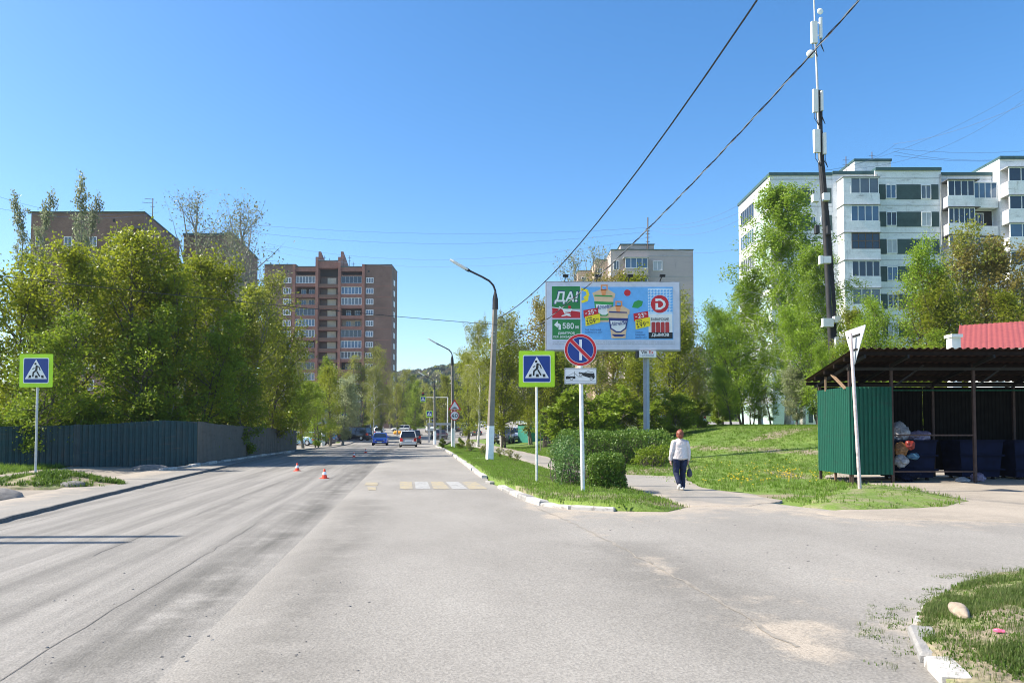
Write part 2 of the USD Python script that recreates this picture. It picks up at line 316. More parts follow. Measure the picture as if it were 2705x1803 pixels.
sh = Polygon([(offx(LE(y) - 1.2, y), y) for y in np.linspace(-6, 62, 30)] + [(offx(-12.5 if y < 30 else -9.6, y), y) for y in np.linspace(62, -6, 30)]).buffer(0)
sh = wob(sh, .3, .7)
m = drape(sh, .03, .5, skirt=.04); V = np.array(m.vertices)
single('dirt_shoulder', 'bare sandy shoulder between the left road edge and the fence', 'shoulder', m, M_('soil_yard'), True, kind='structure', attrs={'sand_and_lit_edge': .3 + 0 * V[:, 0], 'dark': .3 + 0 * V[:, 0]})
lot = Polygon([(offx(-9.6, 58), 58), (offx(-9.7, 95), 95), (-75, 100), (-75, 66), (-30, 60)])
m = drape(lot, .035, 1.5); z0 = 0 * m.vertices[:, 0]
single('side_street', 'pale side street opening on the left beyond the fence end', 'street', m, M_('asphalt'), True, kind='structure', attrs={'sand_and_lit_edge': z0 + .15, 'dark': z0})
m = drape(Polygon([(-90, 128), (offx(-9, 100), 100), (offx(9, 100), 100), (14, 104), (60, 108), (60, 190), (-90, 190)]), .05, 3.0); z0 = 0 * m.vertices[:, 0]
single('parking_lot', 'far paved parking area where the road ends among trees', 'parking lot', m, M_('asphalt'), True, kind='structure', attrs={'sand_and_lit_edge': z0 + .2, 'dark': z0})
# path
pe = on2((1812, 1343), (1733, 1317), (1657, 1292))
path_poly = Polygon(pe + [(offx(4.9, y), y) for y in np.linspace(21, 112, 40)] + [(offx(6.9, y), y) for y in np.linspace(112, 24, 40)] + on2((1800, 1262), (1850, 1292), (1990, 1312), (2060, 1326), (1990, 1342), (1900, 1342))).buffer(0)
path_poly = wob(path_poly, .14)
m = drape(path_poly, .052, .45, skirt=.06); V = np.array(m.vertices); d = shapely.distance(shapely.points(V[:, :2]), LineString(path_poly.exterior.coords))
single('path', 'dusty asphalt footpath running beside the hedge and the road verge', 'path', m, M_('asphalt'), True, kind='structure', attrs={'sand_and_lit_edge': np.clip(.3 + .5 * np.exp(-d / .35), 0, 1), 'dark': 0 * d})
yard = Polygon(on2((2130, 1366), (2300, 1376), (2500, 1382), (2705, 1384)) + [(26, 12), (26, 27), (12, 27), (9.6, 22.5)] + on2((2290, 1280), (2420, 1300), (2300, 1330))).buffer(0)
yard = wob(yard.buffer(-.3).buffer(.3), .22, 1.0)
m = drape(yard, .05, .5, skirt=.06); z0 = 0 * m.vertices[:, 0]
single('dirt_yard', 'sandy bare ground in front of and under the garbage shelter', 'yard', m, M_('soil_yard'), True, kind='structure', attrs={'sand_and_lit_edge': z0 + .45, 'dark': z0})
# seam, crosswalk
rs = np.random.RandomState(3)
sl = shapely.segmentize(seam, .25); sc = A(sl.coords); sc[:, :2] += rs.normal(0, .02, sc.shape)
wd = .008 + .022 * rs.rand(len(sc)) ** 2
t = np.gradient(sc, axis=0); nn = np.c_[t[:, 1], -t[:, 0]]; nn /= np.linalg.norm(nn, axis=1, keepdims=True)
L, R = sc + nn * wd[:, None], sc - nn * wd[:, None]; k = len(sc); i = np.arange(k - 1)
single('road_seam', 'ragged dirt filled seam where the side street meets the road', 'seam', (np.vstack([np.c_[L, ter(*L.T) + .049], np.c_[R, ter(*R.T) + .049]]), np.stack([i, i + 1, i + k + 1, i + k], 1)), M_('seam'), kind='structure')
pm('crack', (.115, .108, .098), .95, .2, 8)
ck_ = struct('road_crack', 'thin dark lengthwise cracks and cutter lines in the milled lane')
for o_, y0, y1, wv in [(-2.55, 4, 26, .05), (-3.9, 9, 30, .03), (-5.4, 8, 40, .03), (-6.3, 10, 44, .03)]:
    yy = np.arange(y0, y1, .3); oo = o_ + wv * 2 * (meshkit.fbm(np.c_[yy * .5, 0 * yy, 0 * yy + o_], 4, 5) - .5) + .012 * rs.normal(0, 1, len(yy)); ww = (.0015 + .004 * meshkit.noise(np.c_[yy * 1.7, 0 * yy, 0 * yy + o_], 8)) * sm(meshkit.noise(np.c_[yy * .45, 0 * yy, 0 * yy + o_ * 3], 4), .25, .5)
    l_, r_ = offx(oo - ww, yy), offx(oo + ww, yy); k = len(yy); i = np.arange(k - 1)
    part(ck_, 'crack', (np.vstack([np.c_[l_, yy, ter(l_, yy) + .016], np.c_[r_, yy, ter(r_, yy) + .016]]), np.stack([i + k, i + k + 1, i + 1, i], 1)), M_('crack'))
cw = struct('crosswalk', 'worn yellow and white crossing stripes across the right lane')
def q4(u): return lambda x, y: (740 + x * .234, 960 + y * .234)
g4 = q4(0)
for a, b, c, d, w in [(1350, 1500, 1485, 1352, 0), (1530, 1700, 1662, 1518, 1), (1730, 1918, 1835, 1700, 0), (1945, 2118, 2010, 1868, 1), (2140, 2345, 2205, 2052, 0)]:
    pl = Polygon(on2(g4(a, 1436), g4(b, 1436), g4(c, 1350), g4(d, 1350)))
    part(cw, 'stripe', drape(pl, .051, .25), M_('paint_white' if w else 'paint_yellow'))
part(cw, 'stripe', drape(Polygon(on2(g4(950, 1395), g4(1100, 1395), g4(1112, 1358), g4(968, 1358))), .051, .25), M_('paint_yellow'))
part(cw, 'stripe', drape(Polygon(on2(g4(1000, 1448), g4(1082, 1448), g4(1085, 1408), g4(980, 1408))), .051, .25), M_('paint_yellow'))
# ------------------------------------------------------------------ verge, kerbs, islands
def vt(x, y): return ter(x, y)
verge_poly = Polygon([(x + .12, y - .0) for x, y in kerb_line] + tip + pe[1:] + [(offx(4.85, y), y) for y in np.linspace(21, 74, 28)]).buffer(0)
soft_edge = LineString([kerb_line[-1]] + tip + pe[1:] + [(offx(4.85, y), y) for y in np.linspace(21, 74, 28)])
def vz(x, y):
    d = shapely.distance(shapely.points(np.c_[x, y]), soft_edge)
    return .052 + .105 * sm(d, 0, .9) + .05 * sm(d, 0, .5) * meshkit.fbm(np.c_[x, y, 0 * x] * 1.1, 3, 2)
m = drape(verge_poly, vz, .4, skirt=.2); V = np.array(m.vertices)
sd = .55 * np.exp(-((shapely.distance(shapely.points(V[:, :2]), LineString(on2((1360, 1310), (1500, 1330), (1800, 1345)))) / .6) ** 2))
single('verge', 'raised grass verge between the road kerb and the footpath', 'verge', m, M_('lawn_soil'), True, kind='structure', attrs={'sand_and_lit_edge': np.clip(sd + .15, 0, 1), 'dark': 0 * sd})
def stone(L, w, h, rs):
    b = trimesh.creation.box([L, w, h]); v = b.vertices; top = v[:, 2] > 0
    pts = []
    for x, y, z in v:
        if z < 0: pts.append((x, y, z))
        else: pts += [(x * (1 - .05 / L), y * .8, z - rs.rand() * .012), (x, y, z - .03)]
    return trimesh.convex.convex_hull(A(pts))
def kerb(par, pts, L, hz, rs, white, gap=.012, w=.16, skip=()):
    ls = LineString(pts); n = int(ls.length / L)
    for i in range(n):
        a, b = A(ls.interpolate(i * L).coords[0]), A(ls.interpolate((i + 1) * L).coords[0])
        if i in skip: continue
        d = b - a; l = np.linalg.norm(d); c = (a + b) / 2
        mm = stone(l - gap - rs.rand() * .02, w * (.95 + .1 * rs.rand()), .34, rs)
        R = np.eye(4); an = math.atan2(d[1], d[0]) + rs.normal(0, .014); R[:2, :2] = rot2(an); R[:3, 3] = [c[0] + rs.normal(0, .008), c[1], float(ter(c[0], c[1])) + hz - .17 + rs.normal(0, .012)]
        R2 = trimesh.transformations.rotation_matrix(rs.normal(0, .02), [1, 0, 0]); mm.apply_transform(R @ R2)
        part(par, 'kerb_stone', mm, M_(white(i)))
rs = np.random.RandomState(11)
kb = struct('kerb', 'whitewashed kerb stones along the right edge of the road')
kerb(kb, kerb_line[:27], 1.0, .15, rs, lambda i: 'kerb_white')
kerb(kb, on2((1287, 1279), (1304, 1283)), .5, .10, rs, lambda i: 'kerb_grey')
kerb(kb, kerb_line[28:], .86, .135, rs, lambda i: 'kerb_white' if i in (0, 2, 4, 5, 6) else 'kerb_grey', w=.2)
lk = struct('kerb', 'old kerb stones along the foot of the grey part of the left fence')
kerb(lk, [tuple(on(u, v)[:2]) for u, v in [(425, 1248), (500, 1239), (600, 1222), (700, 1206), (780, 1194)]], 1.1, .16, rs, lambda i: 'kerb_white' if i % 2 == 0 else 'kerb_grey')
# corner island, bottom right
isl_px = [(2520, 1850), (2475, 1775), (2438, 1712), (2430, 1680), (2450, 1630), (2500, 1590), (2560, 1560), (2650, 1540), (2760, 1532), (2950, 1560), (2950, 1850)]
isl = Polygon(on2(*isl_px)).buffer(.02)
def iz(x, y):
    d = shapely.distance(shapely.points(np.c_[x, y]), isl.exterior); return .05 + .13 * sm(d, 0, .8) + .09 * meshkit.fbm(np.c_[x, y, 0 * x] * 2.2, 3, 5)
m = drape(isl, iz, .12, skirt=.2); V = np.array(m.vertices)
single('corner_island', 'rough grassy corner mound inside the nearest kerb', 'verge', m, M_('lawn_soil'), True, kind='structure', attrs={'sand_and_lit_edge': np.clip(meshkit.fbm(V * 1.6, 3, 9) * .9 + .25, 0, 1), 'dark': 0 * V[:, 0]})
ck = struct('kerb', 'broken kerb stones round the nearest grassy corner')
for a, b, hz, mt, w in [((2530, 1835), (2478, 1780), .08, 'kerb_white', .16), ((2470, 1772), (2432, 1690), .07, 'kerb_grey', .17), ((2434, 1676), (2446, 1640), .05, 'kerb_white', .12), ((2452, 1628), (2492, 1596), .04, 'kerb_white', .11)]:
    pa, pb = on(*a), on(*b); d = pb - pa; l = np.linalg.norm(d); mm = stone(l, w, .3, rs); R = np.eye(4); R[:2, :2] = rot2(math.atan2(d[1], d[0])); c = (pa + pb) / 2; R[:3, 3] = [c[0], c[1], float(ter(c[0], c[1])) + hz - .1]; mm.apply_transform(R); part(ck, 'kerb_stone', mm, M_(mt))
def rock(r, sc, seed, sub=2):
    s = trimesh.creation.icosphere(sub, r); s.vertices *= (.8 + .45 * meshkit.noise(s.vertices / r * 1.6 + 7, seed))[:, None]; s.vertices *= sc; return s
pm('stone_tan', (.30, .24, .18), .9, .25, 14, .5); pm('stone_grey', (.17, .16, .15), .9, .25, 9, .5)
p = on(2535, 1668); s = rock(.12, [1.9, .5, .42], 3); s.apply_transform(trimesh.transformations.rotation_matrix(1.25, [0, 0, 1])); s.apply_translation([p[0], p[1], float(iz(p[:1], p[1:2])[0]) + .03])
single('stone', 'long tan stone lying in the grass of the nearest corner', 'stone', s, M_('stone_tan'), 40)
p = on(2641, 1742); mb = MB(); pm('pink_foil', (.75, .12, .22), .35, .5, 30)
mb.tm(rock(.03, [1.3, .6, .4], 8, 2), trimesh.transformations.concatenate_matrices(trimesh.transformations.translation_matrix([p[0], p[1], float(iz(p[:1], p[1:2])[0]) + .02]), trimesh.transformations.rotation_matrix(-.7, [0, 0, 1])))
single('wrapper', 'crumpled pink wrapper on the grass of the nearest corner', 'wrapper', mb.out(), M_('pink_foil'))
for u, v, r, sc, lab in [(395, 1243, .42, (1.6, .7, .45), 'pale rounded boulder at the start of the left kerb'), (192, 1292, .3, (1.1, .9, .6), 'dark grey stone on the left shoulder right of the weed mound'), (8, 1322, .34, (1.3, .9, .6), 'grey stone at the left picture edge by the road')]:
    p = on(u, v); s = rock(r, sc, int(u)); s.apply_translation([p[0], p[1], p[2] + r * .12]); single('stone', lab, 'stone', s, M_('stone_grey'), 40)
# weed mound by the left crossing sign
wm = on(105, 1290)
def wz(x, y): return .02 + .36 * np.exp(-(((x - wm[0]) / 1.2) ** 2 + ((y - wm[1] - .5) / 1.0) ** 2))
wpoly = Polygon([(wm[0] + 2.1 * math.cos(a), wm[1] + .4 + 1.2 * math.sin(a)) for a in np.linspace(0, 2 * np.pi, 24)[:-1]])
m = drape(wpoly, wz, .25, skirt=.3); z0 = 0 * m.vertices[:, 0]
single('weed_mound', 'small weedy earth mound in front of the left crossing sign', 'mound', m, M_('lawn_soil'), True, kind='structure', attrs={'sand_and_lit_edge': z0 + .75, 'dark': z0})

gp_ = wob(Polygon(on2((2120, 1342), (2200, 1300), (2265, 1284), (2330, 1286), (2420, 1296), (2475, 1310), (2570, 1328), (2500, 1344), (2320, 1354), (2200, 1354))), .12)
m = drape(gp_, lambda x, y: .045 + .07 * sm(shapely.distance(shapely.points(np.c_[x, y]), gp_.exterior), 0, .6), .25, skirt=.15); V = np.array(m.vertices)
single('grass_patch', 'tongue of grass round the foot of the give way sign', 'verge', m, M_('lawn_soil'), True, kind='structure', attrs={'sand_and_lit_edge': np.clip(.45 + .4 * sm(V[:, 0], 9.6, 11.2), 0, 1), 'dark': 0 * V[:, 0]})
# ------------------------------------------------------------------ grass
GREEN = [(.15, .25, .025), (.24, .36, .045), (.34, .45, .075)]
leafm('grass_blade', GREEN, .5, .6)
leafm('grass_dry', [(.16, .17, .06), (.22, .20, .09), (.30, .26, .14)], .25, .7)
leafm('grass_dull', [(.12, .17, .04), (.19, .245, .06), (.27, .31, .10)], .5, .6)
leafm('weed_leaf', [(.09, .155, .02), (.15, .23, .03), (.22, .31, .05)], .45, .5)
def tuft(n, h, spread, w, seed):
    r = np.random.RandomState(seed); v, f = [], []
    for i in range(n):
        a, b = r.rand(2) * 6.283; rr = spread * math.sqrt(r.rand()); x, y = rr * math.cos(a), rr * math.sin(a)
        hh = h * (.5 + .7 * r.rand()); le = hh * (.2 + 1.0 * r.rand() ** 1.5); dx, dy = math.cos(b), math.sin(b); k = len(v)
        v += [(x - dy * w / 2, y + dx * w / 2, -.02), (x + dy * w / 2, y - dx * w / 2, -.02), (x + dx * le * .35 + dy * w * .4, y + dy * le * .35 - dx * w * .4, hh * .6), (x + dx * le * .35 - dy * w * .4, y + dy * le * .35 + dx * w * .4, hh * .6), (x + dx * le, y + dy * le, hh)]
        f += [(k, k + 1, k + 2), (k, k + 2, k + 3), (k + 3, k + 2, k + 4)]
    return trimesh.Trimesh(A(v), A(f), process=False)
def scatter(name, label, protos, pts, zf, smin, smax, seed, cat='grass'):
    path = '/World/' + uniq('/World', name); pi = UsdGeom.PointInstancer.Define(stage, path); r = np.random.RandomState(seed)
    for i, (m, mt) in enumerate(protos):
        usdkit.mesh(stage, f'{path}/blades_{i}', m, M_(mt))
    pi.CreatePrototypesRel().SetTargets([Sdf.Path(f'{path}/blades_{i}') for i in range(len(protos))])
    n = len(pts); z = zf(pts[:, 0], pts[:, 1]); a = r.rand(n) * np.pi
    pi.CreatePositionsAttr(Vt.Vec3fArray.FromNumpy(np.c_[pts, z].astype(np.float32)))
    s = (smin + (smax - smin) * r.rand(n))[:, None] * np.ones(3); pi.CreateScalesAttr(Vt.Vec3fArray.FromNumpy(s.astype(np.float32)))
    pi.CreateOrientationsAttr(Vt.QuathArray([Gf.Quath(float(math.cos(t)), 0, 0, float(math.sin(t))) for t in a]))
    pi.CreateProtoIndicesAttr(Vt.IntArray.FromNumpy(r.randint(0, len(protos), n).astype(np.int32)))
    setd(pi.GetPrim(), label=label, category=cat, kind='stuff')
def pts_in(poly, n, seed):
    r = np.random.RandomState(seed); x0, y0, x1, y1 = poly.bounds; out = []
    while sum(map(len, out)) < n:
        p = np.c_[x0 + (x1 - x0) * r.rand(n * 2), y0 + (y1 - y0) * r.rand(n * 2)]; out.append(p[shapely.contains_xy(poly, p[:, 0], p[:, 1])])
    return np.vstack(out)[:n]
def patchy(p, thr, sc, seed): return p[meshkit.fbm(np.c_[p, 0 * p[:, :1]] * sc, 3, seed) + .18 * np.random.RandomState(seed).rand(len(p)) > thr]
def patchy2(p):
    r = np.random.RandomState(6); q = np.c_[p, 0 * p[:, :1]]; d = sm(meshkit.fbm(q * 1.5, 3, 3), .40, .62) * (.25 + .75 * sm(meshkit.fbm(q * 9, 3, 5), .35, .6)); return p[r.rand(len(p)) < d * .9 + .06]
short = [(tuft(9, .055, .09, .008, 1), 'grass_blade'), (tuft(8, .07, .09, .008, 2), 'grass_blade'), (tuft(7, .05, .09, .008, 3), 'grass_dry')]
mid = [(tuft(12, .10, .10, .007, 4), 'grass_blade'), (tuft(14, .13, .10, .007, 5), 'grass_blade'), (tuft(10, .06, .11, .016, 6), 'weed_leaf')]
fine = [(tuft(11, .045, .07, .0045, 41), 'grass_dull'), (tuft(12, .065, .07, .0045, 42), 'grass_dull'), (tuft(12, .03, .08, .014, 43), 'weed_leaf'), (tuft(8, .05, .08, .004, 44), 'grass_dry'), (tuft(9, .035, .09, .01, 45), 'weed_leaf')]
scatter('grass', 'short patchy grass on the verge behind the white kerb', short, patchy(pts_in(verge_poly, 16000, 1), .36, .8, 1), lambda x, y: ter(x, y) + vz(x, y), .8, 1.5, 1)
lawn = Polygon([(offx(7.0, y), y) for y in np.linspace(24, 60, 12)] + [(24, 60), (30, 40), (9.2, 22.4)] + on2((2240, 1262), (2290, 1275), (2420, 1292), (2560, 1326), (2480, 1344), (2300, 1352), (2140, 1338), (1990, 1311), (1850, 1290))).buffer(0)
def keep(p):
    bare = Polygon(on2((1880, 1296), (2100, 1306), (2090, 1316), (1900, 1312))); d = shapely.contains_xy(bare, p[:, 0], p[:, 1]); return p[~d]
scatter('grass', 'bright green lawn grass between the footpath and the garbage shelter', [short[0], short[1], (tuft(9, .07, .10, .011, 31), 'grass_blade'), short[2]], keep(patchy(pts_in(lawn, 30000, 2), .30, .5, 2)), lambda x, y: ter(x, y) + .06 * shapely.contains_xy(gp_, x, y), .8, 1.7, 2)
scatter('grass', 'longer tousled grass on the nearest corner mound', fine, patchy2(pts_in(isl.buffer(-.03), 26000, 3)), lambda x, y: ter(x, y) + np.maximum(.03, np.where(shapely.contains_xy(isl, x, y), iz(x, y), .03)), .35, 1.0, 3)
fring = Polygon([(offx(-12.6 + .2 * math.sin(y * 3), y), y) for y in np.linspace(16, 32, 20)] + [(offx(-14.6, y), y) for y in np.linspace(32, 16, 20)]).buffer(0)
scatter('grass', 'ragged grass strip along the foot of the teal fence', mid, patchy(pts_in(fring, 2600, 4), .46, 1.2, 4), lambda x, y: ter(x, y) + .02, .7, 1.5, 4)
halo = isl.buffer(.4).difference(isl.buffer(.05))
scatter('weeds', 'sparse weeds straying onto the asphalt round the nearest corner', fine, patchy(pts_in(halo, 1500, 12), .62, 2.5, 12), lambda x, y: ter(x, y) + .045, .25, .7, 12, 'weeds')
scatter('weeds', 'low weeds over the small mound by the left crossing sign', [(tuft(10, .13, .12, .03, 7), 'weed_leaf'), mid[0]], patchy(pts_in(wpoly.buffer(-.15), 1500, 5), .5, 1.6, 5), lambda x, y: ter(x, y) + wz(x, y), .5, 1.1, 5, 'weeds')
# dandelions
pm('dandelion', (.75, .52, .02), .6, .1)
dd = MB(); r = np.random.RandomState(8)
c = np.vstack([A([on(2080 + 45 * r.randn(), 1255 + 9 * r.randn())]) for _ in range(60)] + [A([on(1960 + 40 * r.randn(), 1268 + 7 * r.randn())]) for _ in range(30)] + [A([on(1800 + 370 * r.rand(), 1215 + 60 * r.rand())]) for _ in range(40)])
for q in c:
    dd.tm(trimesh.creation.cylinder(.028, .012, sections=6), trimesh.transformations.translation_matrix([q[0], q[1], float(ter(q[0], q[1])) + .09])); dd.tube([(q[0], q[1], float(ter(q[0], q[1])) - .01), (q[0], q[1], float(ter(q[0], q[1])) + .085)], .004, 3)
single('dandelions', 'yellow dandelions dotting the lawn left of the shelter', 'flowers', dd.out(), M_('dandelion'), kind='stuff')
gv_ = MB(); r = np.random.RandomState(5)
for k in range(150):
    u, v = (r.uniform(1500, 2500), r.uniform(1370, 1520)) if k < 60 else (r.uniform(2300, 2480), r.uniform(1520, 1800)) if k < 100 else (r.uniform(100, 1000), r.uniform(1480, 1800))
    q = on(u, v)
    if isl.contains(Point(q[0], q[1])) or verge_poly.contains(Point(q[0], q[1])): continue
    dz = .045 if (q[0] + .131 * q[1]) > CL else .012
    gv_.tm(rock(.004 + .009 * r.rand() ** 2, [1.2, .9, .6], k, 1), trimesh.transformations.translation_matrix([q[0], q[1], q[2] + dz + .002]))
single('gravel', 'loose crumbs of asphalt and grit scattered over the road', 'gravel', gv_.out(), M_('stone_grey'), kind='stuff')
# ------------------------------------------------------------------ vegetation
pm('bark_dark', (.10, .085, .065), .95, .35, 9, .6, 30); pm('bark_grey', (.19, .17, .14), .95, .35, 8, .6, 30); pm('birch_bark', (.50, .48, .44), .8, .6, 5, .3, 20, stretch=(1, 1, .5))
leafm('leaf_maple', [(0.241, 0.273, 0.018), (0.406, 0.444, 0.038), (0.610, 0.616, 0.076)])
leafm('leaf_green', [(0.208, 0.286, 0.021), (0.351, 0.442, 0.039), (0.520, 0.598, 0.065)])
leafm('leaf_olive', [(0.252, 0.270, 0.042), (0.384, 0.396, 0.066), (0.504, 0.516, 0.108)])
leafm('leaf_lime', [(0.241, 0.356, 0.025), (0.356, 0.506, 0.046), (0.471, 0.609, 0.081)], .5)
leafm('leaf_pale', [(0.221, 0.247, 0.143), (0.325, 0.351, 0.208), (0.416, 0.429, 0.273)])
leafm('leaf_bronze', [(0.299, 0.253, 0.057), (0.414, 0.345, 0.069), (0.391, 0.414, 0.069)])
leafm('blossom', [(.30, .33, .17), (.48, .50, .36), (.18, .24, .06)])
leafm('leaf_hedge', [(0.116, 0.198, 0.023), (0.215, 0.330, 0.040), (0.363, 0.495, 0.066)], .3, .4)
def unit(a): return a / max(np.linalg.norm(a), 1e-9)
def leaves(P, D, L, W, rs, up=.1, hang=0.0):
    n = len(P); d = D + rs.normal(0, .7, (n, 3)); d[:, 2] -= hang
    d /= np.linalg.norm(d, axis=1, keepdims=True); nr = rs.normal(0, 1, (n, 3)); nr[:, 2] = abs(nr[:, 2]) + up
    b = np.cross(d, nr); b /= np.linalg.norm(b, axis=1, keepdims=True)
    s = (.65 + .7 * rs.rand(n))[:, None]; a = d * L * s / 2; b = b * W * s / 2
    k = np.cross(a, b); k = k / np.linalg.norm(k, axis=1, keepdims=True) * W * .12
    v = np.stack([P - a, P + b * .95 - a * .1 + k, P + a, P - b * .95 - a * .1 + k], 1).reshape(-1, 3)
    i = np.arange(n)[:, None] * 4
    return v, np.vstack([i + [0, 1, 2], i + [0, 2, 3]])
def tree(name, H=11, r0=.17, base=.12, spread=.36, n1=26, n2=9, nl=60, L=.15, W=.10, seed=0, droop=0.0, stems=1, up=(.35, 1.0), prof='round', wood='bark_dark', leaf='leaf_maple', rad=.28, hang=.2, lean=.05):
    rs = np.random.RandomState(seed); mb = MB(); LP, LD = [], []
    for s_ in range(stems):
        az = rs.rand() * 6.28; ln = lean if stems == 1 else .10 + .16 * rs.rand(); hh = H * (1 if s_ == 0 else .72 + .26 * rs.rand())
        t = np.linspace(0, 1, 9); off = A([math.cos(az), math.sin(az)]) * hh * ln
        base_xy = rs.normal(0, .12 * (stems > 1), 2)
        tr = np.c_[base_xy[0] + off[0] * t ** 1.3, base_xy[1] + off[1] * t ** 1.3, hh * .96 * t]; tr[1:-1, :2] += np.cumsum(rs.normal(0, .012 * hh, (7, 2)), 0) * .6
        rr = r0 * (.62 if stems > 1 else 1) * ((1 - t) ** .8 * .95 + .05); rr[0] *= 1.25
        mb.tube(tr, rr, 7)
        m1 = max(3, int(n1 / stems ** .6))
        for i in range(m1):
            q = (i + rs.rand() * .9) / m1; hf = base + (1 - base) * q ** .92
            p0 = A([np.interp(hf / .96, t, tr[:, k]) for k in range(3)]) if hf < .96 else tr[-1]
            if prof == 'round': pl = (math.sin(math.pi * min(1, .16 + .84 * (1 - q))) ** .6) * (.55 + .5 * (1 - q))
            elif prof == 'cone': pl = .18 + .85 * (1 - q) ** .8
            elif prof == 'vase': pl = .35 + .65 * math.sin(math.pi * (.15 + .75 * q))
            else: pl = .45 + .3 * (1 - q)
            l1 = H * spread * pl * (.7 + .5 * rs.rand()) / stems ** .25
            a1 = i * 2.39996 + rs.rand() * .8; el = up[0] + (up[1] - up[0]) * q + rs.normal(0, .12)
            d = A([math.cos(a1) * math.cos(el), math.sin(a1) * math.cos(el), math.sin(el)])
            k = 6; pts = [p0]
            for j in range(k - 1):
                d = unit(d + rs.normal(0, .13, 3) + A([0, 0, .06 - droop * (j / k) * .9])); pts.append(pts[-1] + d * l1 / (k - 1))
            pts = A(pts); r1 = max(.012, min(rr[0] * .42, l1 * .018)); mb.tube(pts, np.linspace(r1, .008, k), 4, False)
            for j in range(n2):
                f = .22 + .8 * (j + rs.rand() * .7) / n2; f = min(f, 1); x = f * (k - 1); a_ = min(int(x), k - 2)
                b0 = pts[a_] + (pts[a_ + 1] - pts[a_]) * (x - a_); dd_ = unit(pts[a_ + 1] - pts[a_])
                d2 = unit(dd_ * .7 + rs.normal(0, .62, 3) + A([0, 0, .22 - droop * 1.5])); l2 = l1 * (.22 + .24 * rs.rand()) * (1.25 - .5 * f) + H * .02 + droop * H * .055 * rs.rand()
                pp = [b0]
                for _ in range(3):
                    d2 = unit(d2 + rs.normal(0, .14, 3) - A([0, 0, droop * .55])); pp.append(pp[-1] + d2 * l2 / 3)
                pp = A(pp); mb.tube(pp, [.011, .008, .006, .004], 3, False)
                m_ = max(2, int(nl * (.5 + rs.rand()))); s = rs.rand(m_) ** .8 * 3; ia = np.minimum(s.astype(int), 2); fr = (s - ia)[:, None]
                LP.append(pp[ia] * (1 - fr) + pp[ia + 1] * fr + rs.normal(0, rad * (.5 + .5 * l2), (m_, 3)) * ([1, 1, 1] if droop < .3 else [.35, .35, 1])); LD.append(np.repeat([d2], m_, 0))
    P_, D_ = np.vstack(LP), np.vstack(LD); P_[:, 2] = np.maximum(P_[:, 2], .05)
    v, f = leaves(P_, D_, L, W, rs, hang=hang)
    pth = proto(name); hmax = P_[:, 2].max()
    part(pth, 'trunk', mb, M_(wood), 50); part(pth, 'crown', (v, f), M_(leaf))
    return pth, hmax
T = {}
T['maple'] = tree('maple_kind', 11, .17, .10, .34, 30, 10, 29, .165, .125, 1, leaf='leaf_maple', up=(.3, 1.15))
T['maple2'] = tree('maple_kind_two', 11, .16, .08, .36, 28, 10, 31, .165, .125, 2, stems=3, leaf='leaf_maple', up=(.35, 1.2), prof='vase')
T['green'] = tree('green_kind', 10, .15, .06, .36, 28, 10, 30, .155, .12, 3, stems=2, leaf='leaf_green', up=(.2, 1.1))
T['olive'] = tree('olive_kind', 12, .17, .14, .32, 30, 10, 22, .155, .105, 4, stems=2, leaf='leaf_olive', up=(.4, 1.25), wood='bark_grey')
T['lime'] = tree('lime_kind', 10, .14, .08, .34, 28, 10, 40, .125, .085, 5, leaf='leaf_lime', up=(.35, 1.1), stems=2, droop=.1)
T['poplar'] = tree('poplar_kind', 16, .16, .45, .13, 22, 7, 16, .17, .13, 6, leaf='leaf_pale', up=(.95, 1.35), prof='slim', wood='bark_grey', rad=.16)
T['sparse'] = tree('sparse_kind', 15, .17, .35, .26, 24, 8, 11, .17, .09, 7, leaf='leaf_pale', up=(.7, 1.25), prof='vase', wood='bark_grey', rad=.2)
T['birch'] = tree('birch_kind', 17, .16, .12, .21, 46, 10, 85, .12, .07, 8, droop=.5, leaf='leaf_lime', wood='birch_bark', up=(.75, 1.25), prof='cone', rad=.22, hang=.8)
T['birch2'] = tree('birch_kind_two', 15, .14, .2, .24, 36, 9, 60, .12, .075, 9, droop=.55, leaf='leaf_olive', wood='birch_bark', up=(.7, 1.2), prof='round', rad=.22, hang=.8)
T['bronze'] = tree('bronze_kind', 11, .15, .2, .30, 26, 9, 40, .15, .11, 10, leaf='leaf_bronze', up=(.5, 1.2), stems=2, wood='bark_grey')
T['blossom'] = tree('blossom_kind', 7, .14, .12, .40, 24, 9, 60, .14, .12, 11, leaf='blossom', up=(.2, 1.0), wood='bark_grey')
T['bush'] = tree('bush_kind', 2.6, .03, .02, .5, 16, 8, 34, .10, .07, 12, stems=5, leaf='leaf_green', up=(.3, 1.2), prof='vase', wood='bark_grey', rad=.12)
T['scrub'] = tree('scrub_kind', 1.0, .012, .02, .55, 9, 6, 11, .055, .035, 13, stems=6, leaf='leaf_olive', up=(.5, 1.3), prof='vase', wood='bark_grey', rad=.07)
T['sapling'] = tree('sapling_kind', 4.2, .05, .35, .22, 12, 6, 16, .12, .08, 14, leaf='leaf_green', up=(.6, 1.2), wood='bark_grey', rad=.15)
